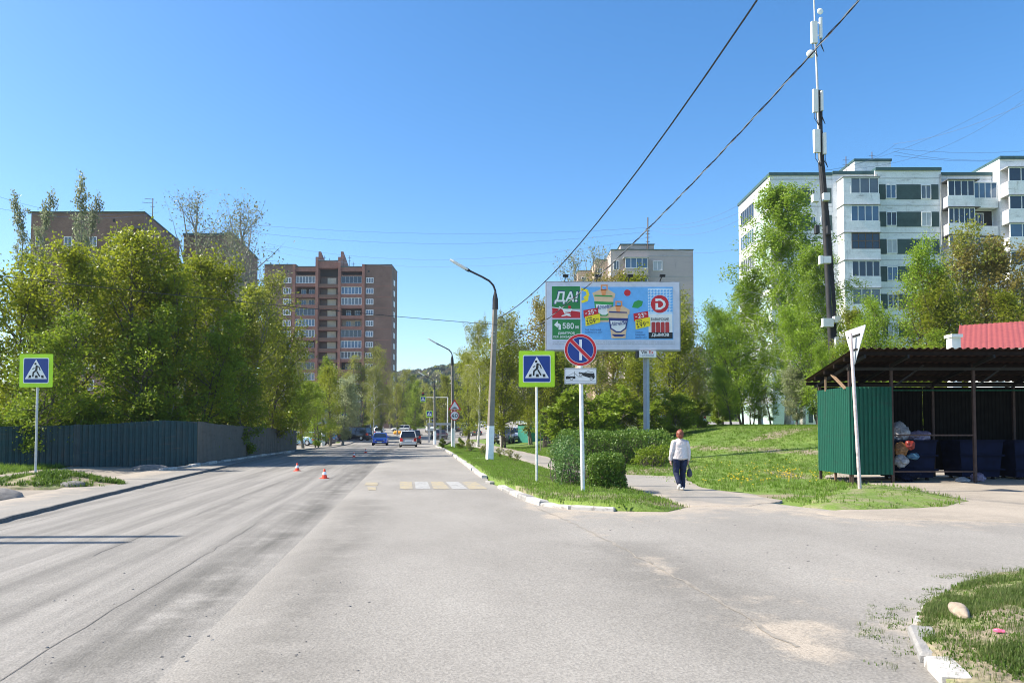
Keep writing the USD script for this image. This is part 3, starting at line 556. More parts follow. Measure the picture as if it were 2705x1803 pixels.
def plant(kind, u, d, vtop, label, cat='tree', rz=None, wide=1.0, group=None, v0=None, name=None):
    x = XU(u, d); p = A([x, d, float(ter(x, d))]); h = (ZV(vtop, d) - p[2]) * (1.05 if cat == 'tree' and kind in ('maple', 'maple2', 'green', 'olive', 'lime') else 1)
    pr, hm = T[kind]; s = h / hm
    nm = name or {'birch': 'birch_tree', 'birch2': 'birch_tree', 'poplar': 'poplar_tree', 'bush': 'bush', 'scrub': 'shrub', 'sapling': 'young_tree', 'maple': 'maple_tree', 'maple2': 'maple_tree', 'blossom': 'blossoming_tree'}.get(kind, 'tree')
    sw = s ** .75 * wide if kind not in ('bush', 'scrub') else s * wide
    return place(pr, nm, label, cat, p, (u * 37.7) % 360 if rz is None else rz, (sw, sw, s), group)
GL, GM, GR = 'trees behind the left fence', 'trees where the road ends', 'trees between the billboard and the white block'
for a in [('maple', -110, 29, 690, 'leafy maple at the left picture edge behind the teal fence'), ('maple2', 25, 31, 650, 'yellow-green maple behind the teal fence, left of the left crossing sign'),
          ('maple', 150, 30, 640, 'maple rising right behind the left crossing sign'), ('green', 90, 26.5, 830, 'low fresh green tree leaning over the teal fence by the left crossing sign'),
          ('maple2', 265, 34, 600, 'tall broad maple below the long brick roof, left of the roof aerial'), ('maple', 375, 33, 608, 'pointed yellow-green maple in front of the brick block corner'),
          ('green', 330, 30, 800, 'dense green tree over the middle of the teal fence'), ('maple2', 470, 34, 650, 'wide maple over the end of the teal fence panels'),
          ('maple', 555, 37, 668, 'maple in front of the lower brick wing'), ('green', 520, 33.5, 830, 'dark green tree over the first grey fence panels'), ('maple', 612, 39, 690, 'maple filling the gap before the low brick wing'), ('maple2', 725, 46, 800, 'yellow-green maple low before the brick tower edge'), ('olive', 640, 40, 720, 'olive-green tree between the brick block and the brick tower'),
          ('maple', 690, 44, 752, 'slim maple covering the left edge of the brick tower'), ('green', 650, 38, 900, 'bushy green tree above the grey fence'),
          ('green', 745, 51, 850, 'rounded green tree over the end of the grey fence'), ('green', 768, 56, 1010, 'low green tree at the corner where the grey fence ends'), ('green', 838, 64, 1010, 'low fresh tree over the side street corner'), ('maple', 872, 76, 965, 'yellow-green maple nearest the road end on the left'), ('olive', 800, 58, 905, 'olive tree overhanging the side street')]:
    plant(*a, group=GL)
for a in [('poplar', 28, 46, 505, 'thin pale poplar left of the brick block roof', 'tree', None, .62), ('poplar', 98, 47, 490, 'pale poplar spire, first of those before the brick roof', 'tree', None, .62), ('poplar', 182, 48, 452, 'tallest pale poplar spire before the long brick roof', 'tree', None, .62), ('poplar', 222, 50, 500, 'short leaning poplar spire right of the tallest one', 'tree', None, .62),
          ('sparse', 478, 50, 478, 'nearly bare tall tree right of the brick roof corner'), ('sparse', 655, 52, 520, 'nearly bare spreading tree before the gap beside the brick tower'), ('sparse', 590, 55, 560, 'sparse twiggy tree in front of the lower brick wing')]:
    plant(*a, group=GL)
for i, (u, d) in enumerate([(-40, 26.2), (60, 27.4), (230, 28.4), (420, 30), (585, 36.8), (700, 47)]):
    plant('bush', u, d, [1040, 1020, 1010, 1010, 1040, 1060][i], ['leafy bush behind the fence at the left picture edge', 'bush behind the fence just left of the crossing sign pole', 'bush over the patched dark fence panel', 'bush behind the last teal fence panels', 'bush behind the first grey fence panels', 'bush behind the last grey fence panels'][i], 'bush', wide=1.2)
for a in [('olive', 955, 118, 915, 'broad olive tree low in front of the brick tower'), ('green', 880, 100, 950, 'green tree before the left foot of the brick tower'), ('blossom', 905, 84, 985, 'white blossoming tree beside the left lamp pillar'), ('olive', 1010, 122, 925, 'brownish tall tree before the right foot of the brick tower'),
          ('birch2', 985, 105, 950, 'birch with white stem between the two far crossing signs on the left'), ('green', 830, 84, 985, 'dark green tree shading the parked cars on the left'), ('olive', 1050, 130, 975, 'tree with dark leaning trunk at the end of the road'),
          ('green', 1095, 150, 1005, 'round green tree far behind the white van'), ('olive', 1130, 140, 1010, 'olive tree behind the far crossing sign on the right'), ('maple', 1170, 128, 990, 'yellow-green tree behind the third lamp post'), ('olive', 925, 145, 940, 'olive tree behind the dark people carrier'),
          ('green', 1065, 190, 990, 'far green tree closing the road'), ('olive', 1030, 180, 985, 'far olive tree closing the road'), ('green', 985, 165, 1000, 'far rounded tree behind the blue car'), ('maple', 870, 140, 985, 'far tree left behind the parked cars'), ('green', 790, 110, 1000, 'dark tree behind the left bus shelter')]:
    plant(*a, group=GM)
for a in [('birch2', 1262, 66, 820, 'drooping birch just left of the first lamp post'), ('birch2', 1325, 62, 812, 'bare-topped birch just right of the first lamp post head'), ('maple', 1235, 75, 930, 'round fresh tree behind the speed limit sign'), ('maple2', 1330, 58, 870, 'yellow-green tree behind the dark parked car'),
          ('olive', 1400, 64, 830, 'olive tree between lamp post and billboard'), ('bronze', 1455, 62, 770, 'bronze-tinted tree at the left end of the billboard'), ('maple2', 1440, 56, 905, 'fresh maple behind the green hut'), ('green', 1500, 58, 930, 'green tree behind the no parking sign'),
          ('sparse', 1530, 66, 650, 'pale bare-branched tree sticking up over the left half of the billboard'), ('sparse', 1590, 64, 640, 'pale twiggy tree before the pink block'), ('bronze', 1610, 60, 705, 'reddish budding tree over the middle of the billboard'), ('maple', 1690, 58, 716, 'maple top showing over the right half of the billboard'),
          ('olive', 1600, 50, 900, 'multi-stemmed tree behind the long hedge'), ('maple2', 1700, 47, 915, 'fresh tree right behind the billboard column'), ('maple2', 1770, 51, 800, 'bushy maple right of the billboard'), ('olive', 1830, 56, 775, 'slim olive tree before the gap between the pink and white blocks'),
          ('olive', 1850, 52, 960, 'dark low tree above the woman walking'), ('lime', 1900, 58, 800, 'bright lime-green tree at the left foot of the white block'), ('lime', 1960, 55, 790, 'lime-green tree before the sunlit end wall'), ('birch', 2085, 56, 448, 'tall birch in front of the sunlit corner of the white block', 'tree', None, 1.75),
          ('birch', 2120, 54, 640, 'shorter birch beside the tall one, left of the mast', 'tree', None, 1.5), ('birch', 2010, 60, 720, 'birch before the sunlit end wall of the white block', 'tree', None, 1.5), ('lime', 2160, 50, 800, 'lime-green tree at the mast foot'), ('lime', 1930, 50, 960, 'low lime-green tree by the lawn crest'), ('lime', 1985, 60, 930, 'lime-green tree hiding the foot of the sunlit end wall'), ('lime', 2035, 57, 985, 'low lime-green tree before the mint painted wall foot'), ('blossom', 2105, 51, 960, 'grey-leaved small tree on the lawn crest')]:
    plant(*a, group=GR)
GS = 'trees behind the garbage shelter'
for a in [('maple', 2240, 46, 815, 'maple behind the back of the give way sign'), ('lime', 2330, 43, 760, 'bright green tree over the left end of the shelter roof'), ('lime', 2430, 44, 650, 'tallest bright green tree above the shelter roof'), ('olive', 2500, 47, 610, 'brownish thin tree before the white block balconies'),
          ('maple2', 2520, 41, 700, 'broad fresh maple above the red roof corner'), ('bronze', 2600, 46, 605, 'bronze-leaved tree above the red roof'), ('bronze', 2690, 45, 615, 'bronze tree at the right picture edge'), ('maple', 2640, 41, 770, 'yellow-green tree above the red roof, right side'), ('green', 2290, 39, 905, 'low green tree behind the left roof slope of the shelter'), ('green', 2400, 38, 880, 'green bush-like tree behind the shelter roof'), ('lime', 2200, 45, 905, 'small lime-green tree right of the mast')]:
    plant(*a, group=GS)
for i, (u, d, vt_, k) in enumerate([(1280, 37, 1170, 'scrub'), (1240, 43, 1158, 'scrub'), (1218, 50, 1152, 'bush'), (1345, 33.5, 1185, 'scrub'), (1365, 31, 1196, 'scrub'), (1322, 35, 1180, 'scrub'), (1170, 56, 1155, 'bush')]):
    x = XU(u, d); p = [x, d, float(ter(x, d)) + .12]; h = ZV(vt_, d) - p[2]; s = h / T[k][1]
    place(T[k][0], 'shrub', ['twiggy shrub left of the first lamp post', 'twiggy shrub right of the second lamp post', 'rounded shrub at the second lamp post', 'low shrub nearest to the path, right of the first lamp post', 'smallest shrub by the path edge', 'shrub behind the white foot of the first lamp post', 'bright shrub left of the speed limit sign pole'][i], 'shrub', p, u * 7 % 360, (s * 1.5, s * 1.5, s), 'shrubs on the verge')
for i, (u, d, vt_) in enumerate([(1258, 100, 1075), (1420, 52, 1085), (1428, 50, 1090)]):
    plant('sapling', u, d, vt_, ['slim young tree on the grass by the far parking area', 'thin young tree leaning before the green hut', 'thin pale-stemmed tree right before the green hut'][i], group=None)
for i, (u, d, vt_) in enumerate([(1500, 46, 1000), (1570, 45, 1020), (1640, 47, 1010), (1720, 46, 1040), (1790, 47, 1020), (1850, 50, 1040), (1905, 54, 1030)]):
    plant('bush', u, d, vt_, 'dense green undergrowth behind the long hedge, ' + ['behind the no parking sign pole', 'left of the billboard middle', 'below the billboard middle', 'at the billboard column', 'right of the billboard column', 'above the woman', 'at the lawn edge right of the woman'][i], 'bush', wide=1.5, group='undergrowth behind the long hedge')
# hedges
def hedge(name, label, x0, x1, y0, y1, h, n, seed, L, rough=.2, leaf='leaf_hedge', rz=0, cat='hedge'):
    rs = np.random.RandomState(seed); cx, cy = (x0 + x1) / 2, (y0 + y1) / 2; w, dpt = x1 - x0, y1 - y0
    p = rs.rand(n, 3) * [w, dpt, h] - [w / 2, dpt / 2, 0]
    fx, fy, fz = np.abs(p[:, 0]) / (w / 2), np.abs(p[:, 1]) / (dpt / 2), p[:, 2] / h
    dist = np.minimum(np.minimum((1 - fx) * w / 2, (1 - fy) * dpt / 2), (1 - fz) * h); p = p[((dist < .16) | (rs.rand(n) < .22)) & (((p[:, 0] / (w / 2)) ** 6 + (p[:, 2] / h) ** 6 + (p[:, 1] / (dpt / 2)) ** 6) < 1.15 - .5 * rs.rand(n) * 0)]
    q = p / [w / 2, dpt / 2, h] ; k = .03 + rough * (meshkit.fbm(p * 2.2 + seed, 3, seed) - .5) * 2
    p = p * (1 + k[:, None] * [1, 1, .8]); low = (p[:, 2] < .18 * h) & (rs.rand(len(p)) < .6); p = p[~low]
    v, f = leaves(p, np.c_[rs.normal(0, .5, (len(p), 2)), np.abs(rs.normal(.5, .4, len(p)))], L, L * .62, rs)
    z = float(ter(cx, cy)) + .08; t = thing(name, label, cat, (cx, cy, z), rz)
    st = MB()
    for _ in range(int(24 * w * dpt) + 10):
        a = A([(rs.rand() - .5) * w * .85, (rs.rand() - .5) * dpt * .85, -.1]); b = a + A([rs.normal(0, .12), rs.normal(0, .12), h * (.6 + .35 * rs.rand())]); c = (a + b) / 2 + rs.normal(0, .04, 3)
        st.tube([a, c, b], [.014, .011, .005], 4, False)
        for _k in range(2):
            e = c + rs.normal(0, .16, 3) + [0, 0, .15]; st.tube([c, (c + e) / 2 + rs.normal(0, .02, 3), e], [.008, .006, .003], 3, False)
    part(t, 'stems', st, M_('bark_dark')); part(t, 'foliage', (v, f), M_(leaf)); return t
def xu(u, d): return XU(u, d)
hedge('hedge', 'clipped dark green hedge block beside the no parking sign', xu(1552, 17.3), xu(1650, 17.3), 16.9, 18.0, .84, 11000, 1, .062)
hedge('hedge', 'long flat-topped clipped hedge in front of the billboard column', xu(1470, 33) , xu(1762, 32), 31, 34.2, 1.32, 60000, 2, .085)
leafm('leaf_bush', [(0.105, 0.195, 0.045), (0.180, 0.300, 0.075), (0.285, 0.405, 0.135)], .3)
hedge('bush', 'loose pale green bush left of the no parking pole', xu(1462, 18.5), xu(1545, 18.5), 17.7, 19.2, .78, 3600, 3, .065, 1.1, 'leaf_bush', cat='bush')
hedge('bush', 'pale bushy shrub behind the two sign poles', xu(1460, 29), xu(1530, 29), 26.5, 28.5, 1.0, 4500, 4, .08, 1.0, 'leaf_bush', cat='bush')
hedge('bush', 'loose green growth at the right foot of the long hedge', xu(1690, 29), xu(1765, 29), 29.2, 30.6, .62, 3200, 5, .09, 1.0, 'leaf_green', cat='bush')
# far wooded hill
rs = np.random.RandomState(4); LPx = []
def clump(seed):
    r = np.random.RandomState(seed); p = r.normal(0, 1, (260, 3)); p /= np.linalg.norm(p, axis=1, keepdims=True); p *= (.55 + .45 * r.rand(260) ** .4)[:, None] * [2.6, 2.6, 3.2]; p[:, 2] += 4.2
    v, f = leaves(p, p * .3, 1.5, 1.1, r); st = MB(); st.tube([(0, 0, -1), (0, 0, 4), (0, 0, 6)], [.2, .13, .05], 5); s = st.out()
    return trimesh.Trimesh(np.vstack([v, s.vertices]), np.vstack([f, s.faces + len(v)]), process=False)
leafm('leaf_far', [(0.176, 0.165, 0.083), (0.209, 0.220, 0.099), (0.242, 0.198, 0.132)], .2)
leafm('leaf_conifer', [(.02, .05, .02), (.03, .07, .03)], .1)
hp = []
while len(hp) < 3600:
    y = rs.uniform(215, 800); x = rs.uniform(-.75, .75) * y - 40
    if rs.rand() < .5: x = rs.uniform(-.24, .0) * y
    hp.append((x, y))
hp = A(hp)
scatter('woods', 'far brown and green wooded hillside above the end of the road', [(clump(1), 'leaf_far'), (clump(2), 'leaf_far'), (clump(3), 'leaf_olive'), (clump(4), 'leaf_conifer')], hp, lambda x, y: ter(x, y) - .3, .9, 1.7, 3, 'woods')
# ------------------------------------------------------------------ buildings
usdkit.material(stage, M_('brick_brown'), {'g': ('geometry', {}), 'sx': ('separate_xyz', {}), 'ad': ('math', {'math_type': 'add'}), 'cx': ('combine_xyz', {}),
    'b': ('brick_texture', {'color1': (.155, .092, .068), 'color2': (.21, .125, .092), 'mortar': (.21, .17, .14), 'scale': 1.0, 'brick_width': .26, 'row_height': .08, 'mortar_size': .008}),
    'n': ('noise_texture', {'scale': .35, 'detail': 6.0}), 'r': ('rgb_ramp', {'ramp': [(.3, (.78, .76, .75)), (.7, (1.15, 1.1, 1.08))]}), 'm': ('mix_color', {'blend_type': 'multiply', 'fac': 1.0}), 'p': ('principled_bsdf', {'roughness': .9, 'specular_ior_level': .2})},
    [('g.position', 'sx.vector'), ('sx.x', 'ad.value1'), ('sx.y', 'ad.value2'), ('ad.value', 'cx.x'), ('sx.z', 'cx.y'), ('cx.vector', 'b.vector'), ('g.position', 'n.vector'), ('n.fac', 'r.fac'), ('b.color', 'm.a'), ('r.color', 'm.b'), ('m.result', 'p.base_color')], surface='p.BSDF')
pm('brick_red', (.24, .115, .085), .9, .2, .8); pm('stucco_cream', (.50, .44, .36), .9, .15, .6)
def stained(name, col, dirt, sc=.5, thr=.56):
    usdkit.material(stage, M_(name), {'g': ('geometry', {}), 'm1': ('mapping', {'scale': (1.0, 1.0, .25)}), 'm2': ('mapping', {'scale': (.5, .5, 3.0)}), 'n1': ('noise_texture', {'scale': sc * 2.4, 'detail': 8.0, 'roughness': .72}), 'n2': ('noise_texture', {'scale': sc * 2, 'detail': 7.0, 'roughness': .7}), 'n3': ('noise_texture', {'scale': 9.0, 'detail': 4.0}),
        'mx': ('math', {'math_type': 'maximum'}), 'r': ('rgb_ramp', {'ramp': [(thr - .1, col), (thr + .03, tuple(A(col) * .8 + A(dirt) * .2)), (thr + .16, dirt)]}), 'r3': ('rgb_ramp', {'ramp': [(.3, (.9, .9, .9)), (.7, (1.05, 1.05, 1.05))]}), 'mu': ('mix_color', {'blend_type': 'multiply', 'fac': 1.0}), 'p': ('principled_bsdf', {'roughness': .85, 'specular_ior_level': .25})},
        [('g.position', 'm1.vector'), ('g.position', 'm2.vector'), ('m1.vector', 'n1.vector'), ('m2.vector', 'n2.vector'), ('g.position', 'n3.vector'), ('n1.fac', 'mx.value1'), ('n2.fac', 'mx.value2'), ('mx.value', 'r.fac'), ('r.color', 'mu.a'), ('n3.fac', 'r3.fac'), ('r3.color', 'mu.b'), ('mu.result', 'p.base_color')], surface='p.BSDF')
stained('panel_white', (.74, .75, .76), (.36, .36, .36), .5, .555); stained('panel_pink', (.46, .385, .35), (.30, .27, .26)); stained('panel_peach', (.52, .39, .29), (.36, .30, .25))
pm('panel_green', (.05, .085, .085), .85, .2, 1.2); pm('panel_mint', (.40, .52, .47), .85, .12, 1.0); pm('coping_teal', (.045, .095, .095), .6, .25, 2); pm('joint', (.34, .34, .33), .9, .2, 3)
pm('roof_felt', (.09, .09, .09), .9, .2, 1)
plain('frame_white', (.72, .72, .72), .5); plain('frame_brown', (.12, .08, .06), .6); plain('frame_grey', (.30, .31, .33), .6); pm('rust_iron', (.16, .09, .06), .8, .3, 8)
glassm('glass_dark', (.018, .024, .03)); glassm('glass_blue', (.07, .12, .19)); glassm('glass_grey', (.10, .115, .13)); glassm('curtain', (.38, .39, .40), .3)
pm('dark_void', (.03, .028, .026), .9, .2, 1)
GL_ = ['glass_dark', 'glass_blue', 'glass_grey', 'glass_dark', 'glass_grey', 'curtain']
def window(par, x0, x1, z0, z1, y, n=3, fm='frame_white', gl='glass_dark', face='-y', t=.07, mid=None, dep=.06, name='window'):
    """A framed window of n lights in the plane y (facing -y), or in the plane x = y when face is '-x'."""
    mb = MB(); pn = MB()
    def bx(m, a, b, c, d, p, q):
        if face == '-y': m.box(a, b, p, q, c, d)
        else: m.box(p, q, a, b, c, d)
    bx(mb, x0, x1, z0, z0 + t, y - dep, y + .05); bx(mb, x0, x1, z1 - t, z1, y - dep, y + .05)
    bx(mb, x0, x0 + t, z0 + t, z1 - t, y - dep, y + .05); bx(mb, x1 - t, x1, z0 + t, z1 - t, y - dep, y + .05)
    for i in range(1, n):
        c = x0 + (x1 - x0) * i / n; bx(mb, c - t / 2, c + t / 2, z0 + t, z1 - t, y - dep * .8, y + .04)
    if mid: bx(mb, x0 + t, x1 - t, z0 + (z1 - z0) * mid - t / 2, z0 + (z1 - z0) * mid + t / 2, y - dep * .7, y + .04)
    bx(pn, x0 + t * .5, x1 - t * .5, z0 + t * .5, z1 - t * .5, y - .012, y + .02)
    w = part(par, name, mb, M_(fm)); part(w, 'pane', pn, M_(gl)); return w
def bbox(par, name, x0, x1, y0, y1, z0, z1, mt, **k): return part(par, name, MB().box(x0, x1, y0, y1, z0, z1), M_(mt), **k)
rs = np.random.RandomState(21)
# --- white panel block, right
D0 = 75.0; KX = lambda cx: XU(1900 + cx * .3424, D0); KZ = lambda cy: ZV(380 + cy * .3424, D0)
wb = thing('apartment_block', 'white nine storey panel block with dark green strips behind the mast', 'building')
gz0 = 0.6; P_ = 2.81; xA, xB0, xB, xC0, xC1, xD1, xE1 = KX(415), KX(900), KX(935), KX(1222), KX(1735), KX(2148), KX(2400) + 7
zt = KZ(245)
bbox(wb, 'wall', xA, xB0, D0, D0 + 10.5, gz0, zt, 'panel_white'); bbox(wb, 'wall', xB0, xC0, D0 - .05, D0 + 10.5, gz0, zt + .12, 'panel_white')
bbox(wb, 'wall', xC0, xC1, D0 - .35, D0 + 10.5, gz0, KZ(216), 'panel_white'); bbox(wb, 'wall', xC1, xD1, D0 + .0, D0 + 10.5, gz0, zt, 'panel_white'); bbox(wb, 'wall', xD1, xE1, D0 - 1.2, D0 + 10, gz0, KZ(152), 'panel_white')
for a, b, y0, z in [(xA - .12, xB0, D0 - .12, zt), (xB0, xC0, D0 - .2, zt + .12), (xC0, xC1, D0 - .5, KZ(216)), (xC1, xD1, D0 - .15, zt), (xD1, xE1, D0 - 1.35, KZ(152))]:
    bbox(wb, 'coping', a, b, y0, D0 + 10.6, z, z + .3, 'coping_teal')
bbox(wb, 'penthouse', KX(1165), KX(1460), D0 + 2.5, D0 + 9, zt + .42, KZ(85) + .25, 'panel_white'); bbox(wb, 'coping', KX(1160), KX(1465), D0 + 2.4, D0 + 9.1, KZ(85) + .25, KZ(85) + .5, 'coping_teal')
bbox(wb, 'penthouse', xD1 - 3, xD1, D0 + 3, D0 + 9, zt + .3, KZ(160), 'panel_white')
hz = MB()
for cx, cy0, cy1 in [(1115, 235, 15), (1327, 92, -20)]:
    hz.cyl((KX(cx), D0 + 3, KZ(cy0) - .5), (KX(cx), D0 + 3, KZ(cy1)), .04, 6)
    for k in range(3): hz.bar((KX(cx) - .35, D0 + 3, KZ(cy1) - .4 - .5 * k), (KX(cx) + .35, D0 + 3, KZ(cy1) - .4 - .5 * k), .03)
part(wb, 'aerial', hz, M_('frame_brown'))
rl = MB()
for cx in (1002, 1020, 1045, 1060): rl.bar((KX(cx), D0 + 4, zt), (KX(cx), D0 + 4, KZ(118)), .05)
rl.bar((KX(1002), D0 + 4, KZ(118)), (KX(1060), D0 + 4, KZ(118)), .05); part(wb, 'roof_railing', rl, M_('coping_teal'))
kp = MB(); kp.box(KX(1345), KX(1490), D0 + .2, D0 + 2, KZ(212) + .3, KZ(195)); part(wb, 'roof_hood', kp, M_('coping_teal'))
for k in range(9):
    z1 = KZ(322) - k * P_; z0 = KZ(437) - k * P_
    if z0 < 1.5: break
    # joints between storeys
    for a, b, y in [(xA, xB0, D0), (xC0, xC1, D0 - .35), (xC1, xD1, D0)]: bbox(wb, 'panel_joint', a, b, y - .015, y + .01, z1 + .62, z1 + .68, 'joint')
    bbox(wb, 'panel', KX(640), KX(724), D0 - .03, D0 + .02, z0 - .3, z1 - .25, 'panel_green'); window(wb, KX(724), KX(766), z0 + .0, z1 - .4, D0 - .02, 2, gl=GL_[k % 6])
    window(wb, KX(806), KX(846), z0, z1 - .4, D0 - .02, 2, gl=GL_[(k + 2) % 6]); bbox(wb, 'panel', KX(848), KX(893), D0 - .03, D0 + .02, z0 - .3, z1 - .25, 'panel_green')
    bbox(wb, 'panel', KX(470), KX(560), D0 - .03, D0 + .02, z0 - .3, z1 - .25, 'panel_green')
    # section C
    y = D0 - .35; bbox(wb, 'panel', KX(1245), KX(1301), y - .03, y + .02, z0, z1, 'panel_green'); bbox(wb, 'panel', KX(1384), KX(1574), y - .03, y + .02, z0, z1, 'panel_green'); bbox(wb, 'panel', KX(1654), KX(1712), y - .03, y + .02, z0, z1, 'panel_green')
    window(wb, KX(1302), KX(1383), z0 + .08, z1 - .02, y - .02, 2, gl=GL_[(k * 2 + 1) % 6]); window(wb, KX(1575), KX(1653), z0 + .04, z1 - .05, y - .02, 2, gl=GL_[(k * 3 + 2) % 6])
    # section B glazed balconies
    zb1, zb0 = KZ(298) - k * P_, KZ(418) - k * P_; y = D0 - 1.5
    bl = part(wb, 'balcony', MB().box(xB, KX(1212), y, D0 - .06, zb0 - P_ + (zb1 - zb0) + .1, zb0), M_('panel_white'))
    part(bl, 'side_wall', MB().box(xB + .003, xB + .07, y + .08, D0 - .06, zb0, zb1 + .04), M_('panel_white')); part(bl, 'balcony_roof', MB().box(xB - .1, KX(1217), y - .1, D0 - .06, zb1 + .04, zb1 + .1), M_('joint'))
    dk = k == 2
    w = window(bl, KX(992), KX(1207), zb0, zb1, y + .06, [3, 4, 4, 4, 3][k % 5], 'frame_brown' if dk else 'frame_white', ['glass_grey', 'glass_blue', 'glass_dark', 'glass_dark'][k % 4], mid=.5 if dk else None)
    part(bl, 'front_panel', MB().box(xB + .01, KX(992), y + .02, y + .1, zb0, zb1 + .03), M_('panel_white'))
    # section D
    y = D0 - 1.3; zb1, zb0 = KZ(312) - k * P_, KZ(432) - k * P_
    bl = part(wb, 'balcony', MB().box(KX(1742), KX(1950), y, D0, zb0 - P_ + (zb1 - zb0) + .14, zb0), M_('panel_white'))
    window(bl, KX(1746), KX(1948), zb0, zb1, y + .06, [4, 5, 4, 3][k % 4], 'frame_white', ['glass_dark', 'glass_dark', 'glass_grey'][k % 3]); part(bl, 'balcony_roof', MB().box(KX(1738), KX(1985) if k < 2 else KX(1952), y - .15, D0, zb1 + .01, zb1 + .08), M_('roof_felt'))
    bl = part(wb, 'balcony', MB().box(KX(1953), KX(2142), y + .35, D0, zb0 - P_ + (zb1 - zb0) + .1, zb0 - .15), M_('panel_white'))
    if k != 1: window(bl, KX(1955), KX(2140), zb0 - .15, zb1 - .1, y + .42, 4, 'frame_white', ['glass_blue', 'glass_dark', 'glass_grey'][k % 3])
    else:
        part(bl, 'opening', MB().box(KX(1960), KX(2138), D0 - .04, D0 - .01, zb0 - .1, zb1), M_('dark_void')); window(bl, KX(1985), KX(2070), zb0, zb1 - .2, D0 - .06, 2, 'frame_white', 'glass_dark')
    # section E
    y = D0 - 2.3; zb1, zb0 = KZ(242) - k * P_, KZ(345) - k * P_
    bl = part(wb, 'balcony', MB().box(KX(2155), xE1, y, D0 - 1.2, zb0 - P_ + (zb1 - zb0) + .12, zb0), M_('panel_white'))
    window(bl, KX(2162), xE1 - .3, zb0, zb1, y + .06, 8, 'frame_white', ['glass_dark', 'glass_dark', 'glass_blue'][k % 3])
    part(bl, 'balcony_roof', MB().box(KX(2150), xE1, y - .1, D0 - 1.2, zb1 + .01, zb1 + .08), M_('joint'))
    # sunlit end wall
    ya = D0 + .5; bbox(wb, 'panel', xA - .03, xA + .02, D0 + .3, D0 + 4.6, z0 - .5, z1 + .1, 'panel_mint')
    window(wb, D0 + 5.0, D0 + 9.6, z0 - .2, z1 - .1, xA - .03, 6, 'frame_grey' if k == 0 else 'frame_white', GL_[k % 3], face='-x')
    bbox(wb, 'panel_joint', xA - .015, xA + .01, D0, D0 + 10.5, z1 + .72, z1 + .78, 'joint')
bbox(wb, 'panel_joint', xA - .018, xA + .01, D0 + 4.75, D0 + 4.82, gz0, zt, 'joint')
for cx in (1232, 1728): bbox(wb, 'downpipe', KX(cx) - .06, KX(cx) + .06, D0 - .48, D0 - .36, gz0, zt, 'joint')
bbox(wb, 'plinth', xA - .06, xA + 3.6, D0 - .06, D0 + 10.6, gz0, KZ(1) * 0 + 4.1, 'panel_mint')
dish = trimesh.creation.icosphere(2, .55); dish.vertices *= [.28, 1, 1]; M4 = trimesh.transformations.rotation_matrix(.5, [0, 1, 0]); dish.apply_transform(M4); dish.apply_translation([xA - .5, D0 + 2.2, KZ(760)])
sdish = part(wb, 'satellite_dish', dish, M_('frame_grey'), True)
# --- pink panel block
D1 = 100.0; KX = lambda cx: XU(1460 + cx * .19130, D1); KZ = lambda cy: ZV(560 + cy * .1913, D1)
pb = thing('apartment_block', 'pinkish grey panel block rising behind the billboard', 'building'); g0 = .5
bbox(pb, 'wall', KX(815), KX(1960), D1, D1 + 14, g0, KZ(525), 'panel_pink'); bbox(pb, 'coping', KX(812), KX(1966), D1 - .12, D1 + 14.1, KZ(525), KZ(515), 'coping_teal')
bbox(pb, 'penthouse', KX(980), KX(1455), D1 + 2, D1 + 9, KZ(515), KZ(402), 'panel_pink'); bbox(pb, 'coping', KX(970), KX(1462), D1 + 1.85, D1 + 9.1, KZ(402), KZ(390), 'coping_teal'); bbox(pb, 'vent_opening', KX(1105), KX(1180), D1 + 1.96, D1 + 2.05, KZ(505), KZ(462), 'dark_void')
bbox(pb, 'wall', KX(640), KX(815), D1 + 3.5, D1 + 14, g0, KZ(580), 'panel_peach'); bbox(pb, 'wall', KX(430), KX(640), D1 + 8, D1 + 18, g0, KZ(640), 'panel_peach'); bbox(pb, 'coping', KX(636), KX(815), D1 + 3.4, D1 + 14, KZ(580), KZ(572), 'coping_teal'); bbox(pb, 'coping', KX(425), KX(640), D1 + 7.9, D1 + 18, KZ(640), KZ(632), 'coping_teal')
for k in range(8):
    dz = k * 2.81; z1, z0 = KZ(655) - dz, KZ(795) - dz
    if z0 < 1.5: break
    bbox(pb, 'panel_joint', KX(1320), KX(1955), D1 - .02, D1 + .01, KZ(612) - dz, KZ(602) - dz, 'joint')
    bl = part(pb, 'balcony', MB().box(KX(985), KX(1315), D1 - 1.0, D1, z0 - 1.0, z0), M_('panel_pink')); window(bl, KX(1000), KX(1308), z0, z1, D1 - .95, 4, 'frame_white', 'glass_blue' if k % 2 == 0 else 'glass_grey'); part(bl, 'balcony_roof', MB().box(KX(975), KX(1325), D1 - 1.15, D1, z1 + .01, z1 + .12), M_('joint'))
    window(pb, KX(1398), KX(1530), KZ(810) - dz, KZ(675) - dz, D1 - .02, 2, 'frame_white', 'curtain' if k % 2 == 0 else 'glass_grey'); window(pb, KX(850), KX(930), KZ(800) - dz, KZ(670) - dz, D1 - .02, 2, 'frame_white', 'glass_grey')
    window(pb, KX(670), KX(740), KZ(820) - dz, KZ(700) - dz, D1 + 3.48, 2, 'frame_white', 'glass_dark'); window(pb, KX(480), KX(560), KZ(840) - dz, KZ(730) - dz, D1 + 7.98, 2, 'frame_white', 'glass_dark')
ml = MB(); ml.cyl((KX(1362), D1 + 1.9, KZ(520)), (KX(1368), D1 + 1.9, KZ(20)), .09, 6)
for cy in (180, 210, 250, 300, 360): ml.cyl((KX(1362) - .25, D1 + 1.9, KZ(cy)), (KX(1362) + .3, D1 + 1.9, KZ(cy)), .05, 5)
part(pb, 'aerial', ml, M_('frame_brown'))
